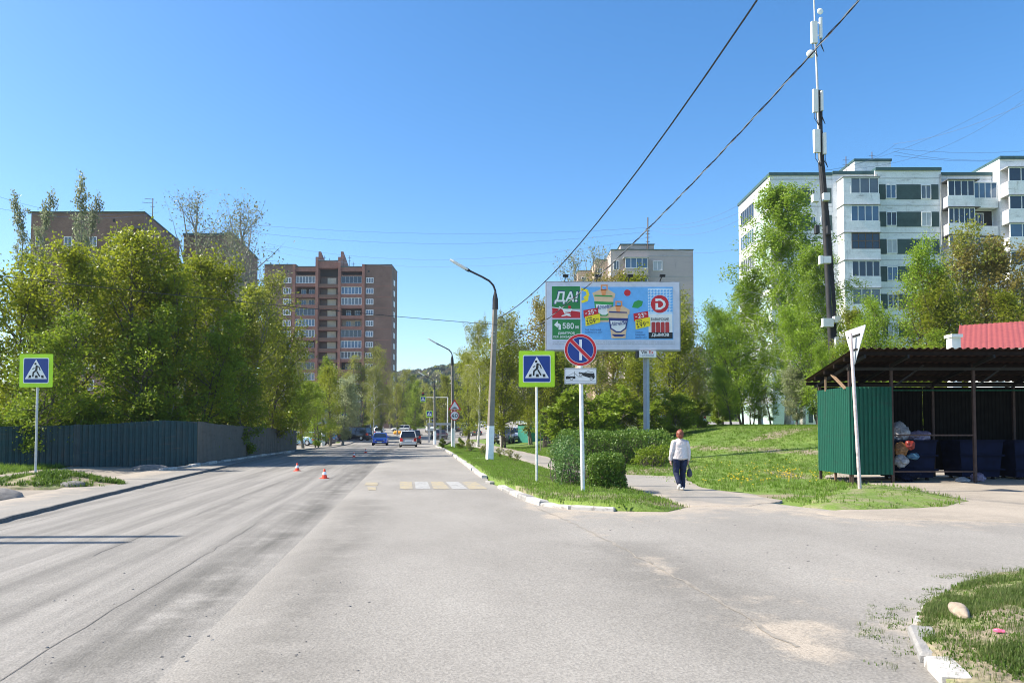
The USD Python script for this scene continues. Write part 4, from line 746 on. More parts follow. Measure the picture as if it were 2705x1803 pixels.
# --- brick tower
D2 = 190.0; KX = lambda cx: XU(640 + cx * .238, D2); KZ = lambda cy: ZV(640 + cy * .238, D2)
bt = thing('brick_tower', 'tall brown brick tower block with red framed loggias beyond the left trees', 'building'); g0 = 0
bbox(bt, 'wall', KX(225), KX(560), D2, D2 + 9, g0, KZ(250), 'brick_brown'); bbox(bt, 'wall', KX(1335), KX(1650), D2, D2 + 9, g0, KZ(252), 'brick_brown')
bbox(bt, 'wall', KX(560), KX(1335), D2 + 2.0, D2 + 9, g0, KZ(285), 'brick_brown')
for a, b, z in [(223, 577, 250), (1325, 1652, 252)]: bbox(bt, 'coping', KX(a), KX(b), D2 - .15, D2 + 9.1, KZ(z), KZ(z - 8), 'coping_teal')
for x in (545, 800, 1052, 1320): bbox(bt, 'pier', KX(x), KX(x + 30), D2 - .4, D2 + 2.2, g0, KZ(165 if x in (800, 1052) else 245), 'brick_red')
fin = Polygon([(0, 0), (9, 0), (9, 1.0), (0, 4.5)])
for x in (803, 1056):
    M = frame((KX(x), D2 + 2.2, KZ(270)), (0, 1, 0), (0, 0, 1)); part(bt, 'roof_fin', (lambda t: (t.apply_transform(M), t)[1])(trimesh.creation.extrude_polygon(fin, .7, engine='earcut')), M_('brick_red'))
bbox(bt, 'parapet', KX(830), KX(1052), D2 - .1, D2 + 1.9, KZ(285), KZ(208), 'brick_red'); bbox(bt, 'coping', KX(830), KX(1052), D2 - .2, D2 + 1.95, KZ(208), KZ(200), 'coping_teal')
for a, b in [(575, 800), (1082, 1320)]:
    bbox(bt, 'parapet', KX(a), KX(b), D2 - .1, D2 + 1.9, KZ(322), KZ(275), 'brick_red'); bbox(bt, 'coping', KX(a), KX(b), D2 - .2, D2 + 1.95, KZ(275), KZ(266), 'coping_teal')
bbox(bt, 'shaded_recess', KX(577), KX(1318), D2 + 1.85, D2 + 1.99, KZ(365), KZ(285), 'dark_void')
for k in range(14):
    dz = 2.79 * k; z1 = KZ(388) - dz; z0 = KZ(455) - dz
    if z0 < 6: break
    for j, (a, b) in enumerate([(575, 800), (1082, 1320)]):
        bl = part(bt, 'balcony', MB().box(KX(a), KX(b), D2 - .25, D2 + 1.9, KZ(492) - dz, z0 - .02), M_('brick_red'))
        m = (k * 2 + j) % 5
        part(bl, 'slab', MB().box(KX(a), KX(b), D2 - .3, D2 + 1.9, z1 + .35, z1 + .5), M_('brick_red'))
        if m in (0, 1, 3): window(bl, KX(a) + .1, KX(b) - .1, z0, z1 + .3, D2 - .05, [6, 5, 7][m % 3], 'frame_white' if m != 1 else 'frame_grey', ['glass_grey', 'glass_dark', 'glass_blue', 'glass_blue'][m], t=.12)
        else:
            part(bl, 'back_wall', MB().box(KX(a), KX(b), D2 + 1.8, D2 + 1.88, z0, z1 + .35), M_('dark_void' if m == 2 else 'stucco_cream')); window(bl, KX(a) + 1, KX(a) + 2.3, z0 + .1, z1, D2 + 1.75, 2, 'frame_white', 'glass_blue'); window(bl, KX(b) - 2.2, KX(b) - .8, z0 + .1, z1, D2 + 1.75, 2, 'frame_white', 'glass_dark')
    st = part(bt, 'stair_landing', MB().box(KX(832), KX(1050), D2 - .1, D2 + 1.9, KZ(500) - dz, KZ(493) - dz), M_('brick_red'))
    part(st, 'railing', MB().box(KX(835), KX(1048), D2 - .12, D2 - .05, KZ(492) - dz, KZ(462) - dz), M_('rust_iron'))
    part(st, 'back_wall', MB().box(KX(920), KX(1018), D2 + 1.2, D2 + 1.95, KZ(490) - dz, KZ(385) - dz), M_('stucco_cream')); part(st, 'door', MB().box(KX(840), KX(918), D2 + 1.5, D2 + 1.96, KZ(490) - dz, KZ(395) - dz), M_('frame_brown')); part(st, 'door', MB().box(KX(1020), KX(1048), D2 + 1.5, D2 + 1.96, KZ(490) - dz, KZ(395) - dz), M_('frame_brown'))
    window(bt, KX(1362), KX(1446), KZ(452) - dz, KZ(390) - dz, D2 - .03, 3, 'frame_white', 'glass_blue' if k % 2 else 'glass_grey', t=.14); window(bt, KX(438), KX(528), KZ(452) - dz, KZ(388) - dz, D2 - .03, 3, 'frame_white', 'glass_grey', t=.14)
    part(bt, 'window', MB().box(KX(1650) - .02, KX(1650) + .06, D2 + 3, D2 + 5, KZ(450) - dz, KZ(390) - dz), M_('frame_white'))
    bbox(bt, 'brick_band', KX(1450), KX(1650), D2 - .02, D2 + .02, KZ(490) - dz, KZ(482) - dz, 'brick_red')
for x in (490, 1392): bbox(bt, 'attic_opening', KX(x) - .2, KX(x) + .2, D2 - .04, D2 + .02, KZ(332), KZ(310), 'dark_void')
ae = MB()
for x, a, b in [(850, 205, 110), (910, 205, 135), (1138, 268, 110), (1180, 268, 180), (1535, 245, 208)]:
    ae.cyl((KX(x), D2 + 4, KZ(a) - 3), (KX(x), D2 + 4, KZ(b)), .07, 5); ae.bar((KX(x) - .5, D2 + 4, KZ(b) - .6), (KX(x) + .5, D2 + 4, KZ(b) - .6), .07); ae.bar((KX(x) - .35, D2 + 4, KZ(b) - 1.3), (KX(x) + .35, D2 + 4, KZ(b) - 1.3), .07)
part(bt, 'aerial', ae, M_('frame_brown'))
# --- brick block, left
D3 = 100.0; KX = lambda cx: XU(cx * .3061, D3); KZ = lambda cy: ZV(440 + cy * .3061, D3)
lb = thing('brick_block', 'long brown brick block with green roof edge behind the left trees', 'building'); g0 = 0
def prism(par, name, xy, z0, z1, mt): return part(par, name, trimesh.creation.extrude_polygon(Polygon(xy), z1 - z0, engine='earcut').apply_translation([0, 0, z0]), M_(mt))
c1 = [(KX(228), D3), (KX(1215), D3), (KX(1525) * 1.16, D3 + 16), (KX(228), D3 + 16)]
prism(lb, 'wall', c1, g0, KZ(398), 'brick_brown'); prism(lb, 'coping', [(x + (.12 if i in (1, 2) else -.12), y + (-.12 if i < 2 else .1)) for i, (x, y) in enumerate(c1)], KZ(398), KZ(388), 'coping_teal')
c2 = [(KX(1560) * 1.08, D3 + 8), (KX(1990) * 1.08, D3 + 8), (KX(2170) * 1.22, D3 + 24), (KX(1560) * 1.08, D3 + 24)]
Z2 = ZV(440 + 592 * .3061, D3 + 8); prism(lb, 'wall', c2, g0, Z2, 'brick_brown'); prism(lb, 'coping', [(x + (.12 if i in (1, 2) else -.12), y + (-.12 if i < 2 else .1)) for i, (x, y) in enumerate(c2)], Z2, Z2 + .3, 'coping_teal')
bbox(lb, 'wall', KX(110), KX(228) + .2, D3 + 4, D3 + 15, g0, KZ(552) + .3, 'brick_brown'); bbox(lb, 'coping', KX(105), KX(228) - .13, D3 + 3.9, D3 + 15.1, KZ(552) + .3, KZ(552) + .6, 'coping_teal')
bbox(lb, 'roof_hood', KX(1020), KX(1130), D3 + 2, D3 + 5, KZ(388), KZ(355), 'coping_teal')
for k in range(10):
    dz = 2.8 * k; z1, z0 = KZ(605) - dz, KZ(690) - dz
    if z0 < 3: break
    for a, b in [(270, 340), (520, 590), (740, 805), (930, 985)]: window(lb, KX(a), KX(b), z0, z1, D3 - .03, 2, 'frame_white', GL_[(k + a) % 6])
    bl = part(lb, 'balcony', MB().box(KX(1130), KX(1212), D3 - 1.0, D3, KZ(712) - dz, KZ(685) - dz), M_('brick_red')); part(bl, 'railing', MB().box(KX(1132), KX(1210), D3 - .98, D3 - .93, KZ(685) - dz, KZ(625) - dz), M_('rust_iron')); part(bl, 'opening', MB().box(KX(1140), KX(1205), D3 - .04, D3 - .01, KZ(680) - dz, KZ(560) - dz), M_('dark_void'))
    s = 1.08; zz = dz + .0
    bl = part(lb, 'balcony', MB().box(KX(1790) * s, KX(1985) * s, D3 + 6.8, D3 + 8, KZ(880) - dz - 0, KZ(845) - dz), M_('brick_red')); window(bl, KX(1930) * s, KX(1984) * s, KZ(845) - dz, KZ(740) - dz, D3 + 6.9, 2, 'frame_white', 'glass_blue'); window(bl, KX(1800) * s, KX(1925) * s, KZ(845) - dz, KZ(740) - dz, D3 + 7.94, 3, 'frame_white', 'glass_dark')
bbox(lb, 'balcony_canopy', KX(1115), KX(1225), D3 - 1.3, D3, KZ(552), KZ(535), 'roof_felt'); bbox(lb, 'attic_opening', KX(940), KX(960), D3 - .03, D3 + .02, KZ(478), KZ(452), 'dark_void')
al = MB(); x = KX(1222); al.cyl((x, D3 + 2, KZ(400)), (x, D3 + 2, KZ(235)), .06, 6)
for cy, a, b in [(238, 1150, 1230), (270, 1130, 1215), (305, 1200, 1240)]: al.bar((KX(a), D3 + 2, KZ(cy)), (KX(b), D3 + 2, KZ(cy + 6)), .05)
al.cyl((KX(878), D3 + 3, KZ(395)), (KX(878), D3 + 3, KZ(345)), .06, 5); al.bar((KX(860), D3 + 3, KZ(380)), (KX(878), D3 + 3, KZ(350)), .05); al.bar((KX(900), D3 + 3, KZ(380)), (KX(878), D3 + 3, KZ(350)), .05)
part(lb, 'aerial', al, M_('frame_brown'))
# --- red roofed house behind the shelter
pm('tile_red', (.27, .06, .05), .5, .15, 5, spec=.5); pm('plaster_white', (.74, .73, .71), .8, .08, 3)
rh = thing('small_house', 'low house with red metal tile roof behind the garbage shelter', 'house'); d = 31.0
xa, xb = XU(2530, d), XU(2530, d) + 9.0; e = ZV(928, d); gz_ = float(ter(xa, d))
sa, ca = math.sin(math.radians(33)), math.cos(math.radians(33)); prism0 = [(xa + a * ca + b * sa, d - a * sa + b * ca) for a, b in ((.4, .5), (9, .5), (9, 7), (.4, 7))]
part(rh, 'wall', trimesh.creation.extrude_polygon(Polygon(prism0), e - gz_ + .2, engine='earcut').apply_translation([0, 0, gz_ - .3]), M_('plaster_white'))
nt = 44; mbk = []
for i in range(16):
    a, b = xa + (xb - xa) * i / 16, xa + (xb - xa) * (i + 1) / 16; mb = MB(); n = 12; m_ = 9
    xs, ss = np.linspace(a, b, n + 1), np.linspace(0, 1, m_ * 2)
    zs = lambda x, s: e + s * 1.6 + .03 * np.abs(np.sin(x * 16)) + .04 * ((s * m_) % 1) * -1
    g = A([[(xa + (x - xa) * ca + s * 4.4 * sa, d - (x - xa) * sa + s * 4.4 * ca, zs(x, s)) for x in xs] for s in ss]); k = n + 1; ii = (np.arange(len(ss) - 1)[:, None] * k + np.arange(n)[None]).ravel()
    mb.add(g.reshape(-1, 3), np.stack([ii, ii + 1, ii + k + 1, ii + k], 1)); part(rh, 'roof_panel', mb, M_('tile_red'), 50)
pcol = MB(); pcol.box(XU(2512, 30.4), XU(2535, 30.4), 30.2, 30.6, 2.6, ZV(892, 30.4)); pcol.box(XU(2509, 30.4), XU(2538, 30.4), 30.12, 30.68, ZV(892, 30.4), ZV(884, 30.4)); part(rh, 'chimney_post', pcol, M_('plaster_white'))
part(rh, 'gutter', MB().bar((xa, d, e - .06), (xa + 8 * ca, d - 8 * sa, e - .06), .12), M_('plaster_white'))
# houses on the far hill
pm('roof_grey', (.22, .20, .2), .8, .2, .5); pm('roof_brown', (.22, .10, .07), .8, .2, .5)
for i, (u, v, y) in enumerate([(1067, 984, 640), (1118, 988, 600), (1122, 982, 660), (1158, 986, 560), (1168, 994, 520), (1180, 986, 600)]):
    x = XU(u, y); z = ZV(v, y) - 3; zt_ = float(ter(x, y))
    hs = thing('hill_house', ['white gabled house at the left end of the hill crest', 'pinkish house on the hill crest by the third lamp head', 'small pale house above the third lamp head', 'long low pale house on the hill right of the third lamp arm', 'small white house lower on the hill slope', 'pale house at the right end of the hill crest'][i], 'house', group='houses on the far hill')
    w = [4, 5, 3, 8, 5, 5][i]; bbox(hs, 'wall', x - w, x + w, y, y + 8, min(z, zt_) - 3, z + 3, 'plaster_white')
    rp = trimesh.creation.extrude_polygon(Polygon([(-w - .6, 0), (w + .6, 0), (w * .2, 3.2), (-w * .2, 3.2)]), 9, engine='earcut'); rp.apply_transform(frame((x, y + 8.5, z + 3), (1, 0, 0), (0, 0, 1))); part(hs, 'roof', rp, M_(['roof_grey', 'roof_brown'][i % 2]))
# ------------------------------------------------------------------ fence, shelter, mast, lamps
def corrug(w, h, pitch=.115, dep=.022, th=.002, slope=0.0):
    """A trapezoid-profiled sheet in the xz plane, w wide."""
    n = max(1, round(w / pitch)); p = w / n; xs, ys = [], []
    for i in range(n):
        xs += [i * p, i * p + p * .3, i * p + p * .42, i * p + p * .88]; ys += [0, 0, dep, dep]
    xs.append(w); ys.append(0); xs, ys = A(xs), A(ys); k = len(xs)
    v = np.vstack([np.c_[xs, ys, 0 * xs], np.c_[xs, ys, h + slope * xs / w]]); v = np.vstack([v, v + [0, th, 0]])
    i = np.arange(k - 1); f1 = np.stack([i, i + 1, i + k + 1, i + k], 1); f2 = f1[:, ::-1] + 2 * k; f3 = np.stack([i + k, i + k + 1, i + 3 * k + 1, i + 3 * k], 1)
    f = np.vstack([f1, f2, f3]); return v, f
def sheet(par, name, p, q, z0, z1a, z1b, mt, **kw):
    p, q = A(p, float), A(q, float); d = q - p; w = np.linalg.norm(d); v, f = corrug(w, z1a - z0, slope=z1b - z1a, **kw); e = d / w
    return part(par, name, (np.c_[p[0] + v[:, 0] * e[0] - v[:, 1] * -e[1], p[1] + v[:, 0] * e[1] - v[:, 1] * e[0], z0 + v[:, 2]], f), M_(mt))
stained('fence_teal', (.024, .052, .056), (.10, .075, .06), 1.0, .60); stained('fence_grey', (.135, .12, .10), (.08, .068, .06), 1.0, .56); pm('fence_dark', (.035, .05, .05), .8, .3, 4)
pm('steel_grey', (.30, .31, .32), .5, .2, 6, metal=.3); pm('galv', (.42, .43, .43), .5, .15, 10, metal=.4)
fx = [(-160, 25.3, 1124, 'fence_teal'), (0, 25.5, 1127, 'fence_teal'), (195, 27.0, 1121, 'fence_teal'), (212, 27.2, 1120, 'fence_dark'), (320, 28.2, 1116, 'fence_teal'), (430, 28.8, 1109, 'fence_teal'), (522, 29.5, 1113, 'fence_teal'), (600, 34, 1123, 'fence_grey'), (690, 41.5, 1127, 'fence_grey'), (783, 53.5, 1137, 'fence_grey')]
tf_ = thing('fence', 'dark teal profiled sheet fence along the left shoulder', 'fence'); gf = thing('fence', 'weathered grey brown sheet fence continuing the teal fence along the road', 'fence')
for (u0, d0, v0, m0), (u1, d1, v1, m1) in zip(fx[:-1], fx[1:]):
    P0, P1 = at(u0, v0, d0), at(u1, v1, d1); n = max(1, round(np.linalg.norm((P1 - P0)[:2]) / 1.25)); par = gf if m1 == 'fence_grey' else tf_
    for i in range(n):
        a, b = P0 + (P1 - P0) * i / n, P0 + (P1 - P0) * (i + 1) / n; j = rs.normal(0, .012)
        zb = min(ter(a[0], a[1]), ter(b[0], b[1])) + .06; sheet(par, 'panel', a[:2], b[:2] - (b - a)[:2] * .004, float(zb), a[2] + j, b[2] + j, m1, pitch=.2, dep=.03)
        nrm = A([-(b - a)[1], (b - a)[0]]); nrm /= np.linalg.norm(nrm); c = a[:2] + nrm * .10
        part(par, 'post', MB().box(c[0] - .03, c[0] + .03, c[1] - .03, c[1] + .03, float(zb) - .2, a[2] - .05), M_('steel_grey'))
# garbage shelter
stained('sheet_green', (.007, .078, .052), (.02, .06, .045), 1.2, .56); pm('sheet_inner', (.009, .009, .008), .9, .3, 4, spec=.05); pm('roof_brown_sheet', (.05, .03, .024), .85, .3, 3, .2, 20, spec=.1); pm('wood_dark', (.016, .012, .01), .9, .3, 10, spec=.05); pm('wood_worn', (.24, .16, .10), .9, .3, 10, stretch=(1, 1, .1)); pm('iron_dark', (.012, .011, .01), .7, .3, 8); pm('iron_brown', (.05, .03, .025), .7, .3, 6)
sh = thing('garbage_shelter', 'green corrugated sheet garbage shelter with brown sloping roof', 'shelter')
XL, YN, YB, XR = 9.3, 20.3, 22.45, 22.0; zb, zt_ = ZV(1253, 20.3), ZV(1021, 20.3); gs0 = float(ter(XL, YN))
for a, b in [(YB, YB - 1.1), (YB - 1.1, YN)]: sheet(sh, 'side_panel', (XL, a), (XL, b + .01), zb, zt_, zt_, 'sheet_green')
sheet(sh, 'front_panel', (XL, YN), (XL + 1.15, YN), zb, zt_, zt_, 'sheet_green')
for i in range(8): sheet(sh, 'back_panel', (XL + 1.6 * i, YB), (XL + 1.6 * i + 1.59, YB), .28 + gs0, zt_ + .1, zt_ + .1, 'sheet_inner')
ft, bk = ZV(930, 19.7), 2.93
def rz_(y): return ft + (bk - ft) * (y - 19.4) / (22.8 - 19.4)
for i in range(13):
    a = XL - .27 + 1.06 * i; v, f = corrug(1.055, 3.4, .2, .035); s = (bk - ft) / 3.4
    part(sh, 'roof_sheet', (np.c_[a + v[:, 0], 19.4 + v[:, 2], ft + v[:, 2] * s + .06 - v[:, 1] + .035], f[:, ::-1]), M_('roof_brown_sheet'))
for y in (19.52, 20.1, 20.75, 21.4, 22.05, 22.7): part(sh, 'purlin', MB().box(XL - .24, XR + .6, y - .04, y + .04, rz_(y) - .075, rz_(y) + .02), M_('wood_dark'))
for i, x in enumerate([XL + .03, XL + 1.18, XL + 3.45, XL + 5.9, XL + 8.3, XL + 10.7]):
    part(sh, 'post', MB().box(x - .035, x + .035, YN + .04, YN + .11, gs0 - .2, rz_(YN) - .08), M_('iron_brown')); part(sh, 'post', MB().box(x - .035, x + .035, YB - .12, YB - .05, gs0 - .2, rz_(YB) - .08), M_('iron_brown'))
    part(sh, 'rafter', MB().bar((x, 19.45, rz_(19.45) - .12), (x, 22.7, rz_(22.7) - .12), .05, .09), M_('iron_dark'))
    if 0 < i: part(sh, 'brace', MB().bar((x, YN + .07, rz_(YN) - .75), (x + .9, YN + .07, rz_(YN) - .12), .04), M_('iron_dark'))
part(sh, 'brace', MB().bar((XL - .02, YN + .2, zt_ - .05), (XL - .02, YN + 1.1, rz_(YN + 1.0) - .1), .09, .03), M_('wood_worn')); part(sh, 'brace', MB().bar((XL - .02, YN + 1.5, zt_ - .05), (XL - .02, YN + 1.5, rz_(YN + 1.5) - .05), .05), M_('wood_worn'))
part(sh, 'beam', MB().box(XL - .03, XR + .4, YN + .03, YN + .11, rz_(YN) - .26, rz_(YN) - .18), M_('iron_dark')); part(sh, 'beam', MB().box(XL - .03, XR + .4, YB - .12, YB - .04, rz_(YB) - .18, rz_(YB) - .1), M_('iron_dark'))
for z in (1.36, .36): part(sh, 'rail', MB().box(XL + 1.2, XL + 3.45, YN + .05, YN + .09, gs0 + z - .02, gs0 + z + .02), M_('iron_brown'))
part(sh, 'rail', MB().box(XL + 1.1, XR, YB - .25, YB - .2, zt_ - .02, zt_ + .02), M_('sheet_green'))
for x, y in ((XL + .06, YN + .0), (XL + .06, YB - 1.1)): part(sh, 'leg', MB().box(x - .03, x + .03, y + .03, y + .09, gs0 - .15, zb), M_('rust_iron'))
# containers
pm('bin_blue', (.004, .007, .022), .8, .3, 4, spec=.08); pm('bag_white', (0.252, 0.252, 0.264), .3, .3, 20); pm('bag_black', (.02, .02, .025), .25, .3, 20); pm('bag_violet', (0.144, 0.120, 0.180), .3, .5, 18); pm('bag_red', (0.180, 0.024, 0.018), .4, .4, 20); pm('bag_orange', (0.192, 0.090, 0.030), .5, .4, 20); pm('bag_blue', (0.048, 0.120, 0.192), .4, .4, 20)
bp = proto('bin_kind'); mb = MB(); W, Dp, H = 1.25, 1.0, 1.05
o = trimesh.creation.extrude_polygon(sbox(-W / 2, -Dp / 2, W / 2, Dp / 2).difference(sbox(-W / 2 + .03, -Dp / 2 + .03, W / 2 - .03, Dp / 2 - .03)), H, engine='earcut'); o.vertices[:, :2] *= (.86 + .14 * o.vertices[:, 2:] / H); o.apply_translation([0, 0, .15]); part(bp, 'tub', o, M_('bin_blue'))
part(bp, 'bottom', MB().box(-W * .42, W * .42, -Dp * .42, Dp * .42, .15, .2), M_('bin_blue'))
for z in (.35, .75, 1.17): part(bp, 'rib', MB().box(-W / 2 - .02, W / 2 + .02, -Dp / 2 - .03, -Dp / 2 * .88, z, z + .05), M_('bin_blue'))
for a in (-1, 1):
    for b in (-1, 1): part(bp, 'wheel', MB().cyl((a * .42 - .02, b * .32, .08), (a * .42 + .02, b * .32, .08), .08, 10), M_('iron_dark'))
bins = [(XL + 2.15, 21.5), (XL + 4.2, 21.75), (XL + 5.7, 21.65), (XL + 7.2, 21.8), (XL + 8.7, 21.7)]
for i, (x, y) in enumerate(bins): place(bp, 'garbage_container', ['overflowing blue container at the open left end of the shelter', 'blue container second from the left in the shelter', 'blue container in the middle of the shelter', 'blue container fourth from the left in the shelter', 'blue container at the right picture edge in the shelter'][i], 'container', (x, y, gs0), 0, 1, 'containers inside the garbage shelter')
def bag(x, y, z, r, sc, mt, lab, seed):
    b = rock(r, sc, seed, 3); b.vertices += (meshkit.noise(b.vertices * 22, seed)[:, None] - .5) * .12 * r * 2; b.apply_translation([x, y, z]); single('garbage_bag', lab, 'garbage bag', b, M_(mt), 30, group='garbage in and around the containers')
bx, by = bins[0]
for dx, dy, z, r, sc, mt, lab in [(-.3, -.2, 1.42, .31, (1, .8, .9), 'bag_white', 'big pale plastic bag topping the overflowing container'), (.25, -.25, 1.32, .25, (1.4, .7, .6), 'bag_violet', 'violet bag sliding off the right of the overflowing container'), (-.66, -.3, 1.45, .15, (.7, .7, 1.3), 'bag_white', 'small white bag at the panel edge beside the container'),
        (-.5, -.66, .95, .18, (1, .6, 1.1), 'bag_orange', 'orange bag stacked before the overflowing container'), (-.25, -.7, 1.08, .13, (1, .7, 1), 'bag_red', 'red bag high in the heap before the container'), (-.5, -.7, .62, .19, (1, .7, 1), 'bag_white', 'dull white bag in the middle of the heap'), (-.17, -.7, .76, .13, (1.3, .7, .7), 'bag_blue', 'light blue bag in the heap before the container'), (-.35, -.74, .26, .24, (1.3, .8, .8), 'bin_blue', 'dark blue bag at the bottom of the heap')]:
    bag(bx + dx, by + dy, gs0 + z, r, sc, mt, lab, int(abs(dx) * 100 + z * 10))
bag(XL + 3.35, YN + .5, gs0 + .09, .13, (1.6, .8, .7), 'bag_white', 'pale crumpled litter on the ground by the shelter post', 77); bag(XL + 3.85, YN + .6, gs0 + .14, .2, (1, .8, .8), 'bag_violet', 'dull bag on the ground right of the shelter post', 78)
# give way sign seen from behind
pm('sign_back', (.52, .54, .55), .5, .12, 6, metal=.2); pm('pole_pinkish', (.50, .42, .41), .7, .3, 9)
b0 = on(2273, 1302); d = b0[1]; t0 = at(2247, 880, d)
gw = thing('give_way_sign', 'give way sign seen from behind on a leaning white pole', 'road sign')
part(gw, 'pole', MB().tube([b0 - [0, 0, .2], b0 + (t0 - b0) * .5, t0], [.042, .04, .038], 10), M_('pole_pinkish'), 40)
an = math.radians(-86); R_, U_ = A([math.cos(an), math.sin(an), .13]), A([.06, .05, 1.0]); U_ = U_ / np.linalg.norm(U_)
tri = Polygon([(-.44, .40), (.44, .40), (0, -.43)]).buffer(.03); c = at(2262, 912, d) + [0, .07, 0]
R_ = R_ - U_ * (R_ @ U_); R_ /= np.linalg.norm(R_)
part(gw, 'plate', flat(tri, .012, c, R_, U_), M_('sign_back'))
for z in (.22, -.12): part(gw, 'bracket', flat(sbox(-.16 - .1 * (z > 0), z, .16 + .1 * (z > 0), z + .035), .03, c, R_, U_, .013), M_('iron_dark'))
# telecom mast
pm('mast_dark', (.026, .026, .028), .7, .4, 3); pm('antenna_white', (.66, .67, .66), .5, .06, 4)
dM = 47.0; mt_ = thing('telecom_mast', 'tall slender telecom mast hung with white antenna panels and black cables', 'mast')
q = lambda u, v: at(u, v, dM); g_ = float(ter(q(2200, 1130)[0], dM)); pa = A([[q(2197, 930)[0], dM, g_ - .3], q(2196, 930), q(2177, 560), q(2166, 430), q(2158, 200), q(2152, 60), q(2149, -60)])
part(mt_, 'pole', MB().tube(pa[:4], [.19, .18, .15, .115], 10), M_('mast_dark'), 40); part(mt_, 'pole', MB().tube(pa[3:], [.105, .075, .05, .04], 10), M_('galv'), 40)
cb = MB()
for k in range(5):
    o = A([-.12 + .04 * k, -.12, 0]); cb.tube(A([[pa[0][0] + .2, dM - .15, 1.5], q(2200 + k, 800), q(2188 + k * 1.2, 640), q(2178 + k, 520), q(2167 + k, 400), q(2162 + k, 240)]) + o * [.6, 1, 0], .03, 4)
part(mt_, 'cable', cb, M_('mast_dark'))
for i, (u, v0, v1, w) in enumerate([(2147, 62, 121, 18), (2164, 52, 108, 7), (2150, 240, 302, 15), (2167, 244, 298, 6), (2154, 346, 408, 19), (2174, 355, 412, 9)]):
    c = q(u, (v0 + v1) / 2); ww = w / 1950 * dM / 2; h = (v1 - v0) / 1950 * dM / 2
    b = trimesh.convex.convex_hull(A([(x * k, y * k2 - .25, z * h) for z in (-1, 1) for x, y, k, k2 in [(-ww, .09, 1, 1), (ww, .09, 1, 1), (-ww * .8, -.09, 1, 1), (ww * .8, -.09, 1, 1)]])); b.apply_translation(c); an_ = part(mt_, 'antenna_panel', b, M_('antenna_white'))
    part(an_, 'bracket', MB().bar(c + [0, -.2, h * .6], c + [(.25 if u < 2160 else -.25), 0, h * .6], .04).bar(c + [0, -.2, -h * .6], c + [(.25 if u < 2160 else -.25), 0, -h * .6], .04), M_('galv'))
    lp = MB()
    for s in (-.4, .4): lp.tube([c + [ww * s, -.2, -h], c + [ww * s, -.2, -h - .35], c + [.25, -.1, -h - .8]], .022, 4)
    part(an_, 'cable_loop', lp, M_('mast_dark'))
for u, v, r in [(2163, 35, .2), (2138, 147, .27)]: s = trimesh.creation.icosphere(2, r); s.vertices *= [1, .45, 1]; s.apply_translation(q(u, v) + [0, -.2, 0]); part(mt_, 'dish', s, M_('antenna_white'), True)
for u, v, w, h in [(2148, 528, 16, 20), (2176, 525, 16, 20), (2152, 610, 10, 22), (2182, 612, 8, 24), (2177, 690, 20, 18), (2162, 690, 8, 22), (2180, 854, 28, 22), (2204, 846, 17, 17), (2212, 912, 25, 40)]:
    c = q(u, v); ww, hh = w / 1950 * dM / 2, h / 1950 * dM / 2; part(mt_, 'equipment_box', MB().box(c[0] - ww, c[0] + ww, c[1] - .5, c[1] - .18, c[2] - hh, c[2] + hh), M_('mast_dark' if (u in (2152, 2182)) else 'antenna_white'))
# street lamps
stained('concrete_post', (.22, .195, .16), (.11, .10, .085), 1.2, .52); pm('whitewash', (.72, .72, .70), .9, .12, 6); pm('lamp_shell', (.62, .62, .6), .4, .1, 5)
def lamp(u0, v0, d, u1, lab, top=True):
    x = XU(u0, d); z = float(ter(x, d)) + .1; xt = XU(u1, d); H = 6.95; t = thing('street_lamp', lab, 'street lamp', group='street lamps along the right verge')
    def sec(zz): k = zz / H; return A([x + (xt - x) * k, d, z + zz]), .135 - .05 * k
    def post(z0, z1, g=0, mtl='concrete_post', nm='post'):
        c0, r0 = sec(z0); c1, r1 = sec(z1); r0 += g; r1 += g
        o = lambda c, r: [(c[0] + r * 1.32 * math.cos(q_), c[1] + r * 1.32 * math.sin(q_), c[2]) for q_ in (-2.36 + .42, -.79 + .42, .79 + .42, 2.36 + .42)]
        part(t, nm, MB().add(o(c0, r0) + o(c1, r1), BOXF), M_(mtl))
    post(-.4, H); post(-.3, 1.55, .006, 'whitewash', 'whitewashed_foot')
    c, r = sec(H); cs = part(t, 'collar', MB().tube([c - [0, 0, .35], c + [0, 0, .1], c + [.0, 0, .42]], [.135, .12, .05], 10), M_('mast_dark'))
    pts = [c + [0, 0, .1], c + [.0, 0, .45], c + [-.08, 0, .68], c + [-.26, 0, .88], c + [-.58, 0, 1.06], c + [-1.2, 0, 1.36]]
    part(t, 'arm', MB().tube(pts, [.045] * 6, 8), M_('mast_dark'), 60)
    e = A(pts[-1]); dr = A([-.86, 0, .5]); dr /= np.linalg.norm(dr); L = .88
    sec_ = lambda s, w, h: [e + dr * s + a * A([0, 1, 0]) * w + b * np.cross(dr, [0, 1, 0]) * h for a, b in [(-1, -.5), (1, -.5), (1.0, .2), (.5, .6), (-.5, .6), (-1, .2)]]
    hd = trimesh.convex.convex_hull(A(sec_(-.02, .07, .07) + sec_(.2, .13, .1) + sec_(L * .8, .12, .09) + sec_(L, .08, .06))); hp = part(t, 'lamp_head', hd, M_('lamp_shell'))
    part(t, 'clamp', MB().bar(e - dr * .08, e + dr * .1, .12, .12), M_('mast_dark'))
    ins = MB()
    for zz in (5.1, 5.45, 5.6): c, r = sec(zz); ins.cyl(c + [-.0, -r - .06, 0], c + [0, r + .06, 0], .02, 6); ins.cyl(c + [-.16, -.12, .0], c + [-.16, -.12, .1], .03, 6)
    part(t, 'insulator', ins, M_('antenna_white')); return x, z, sec
L1 = lamp(1293, 1217, 31.8, 1308, 'nearest street lamp with whitewashed foot, arm reaching over the road')
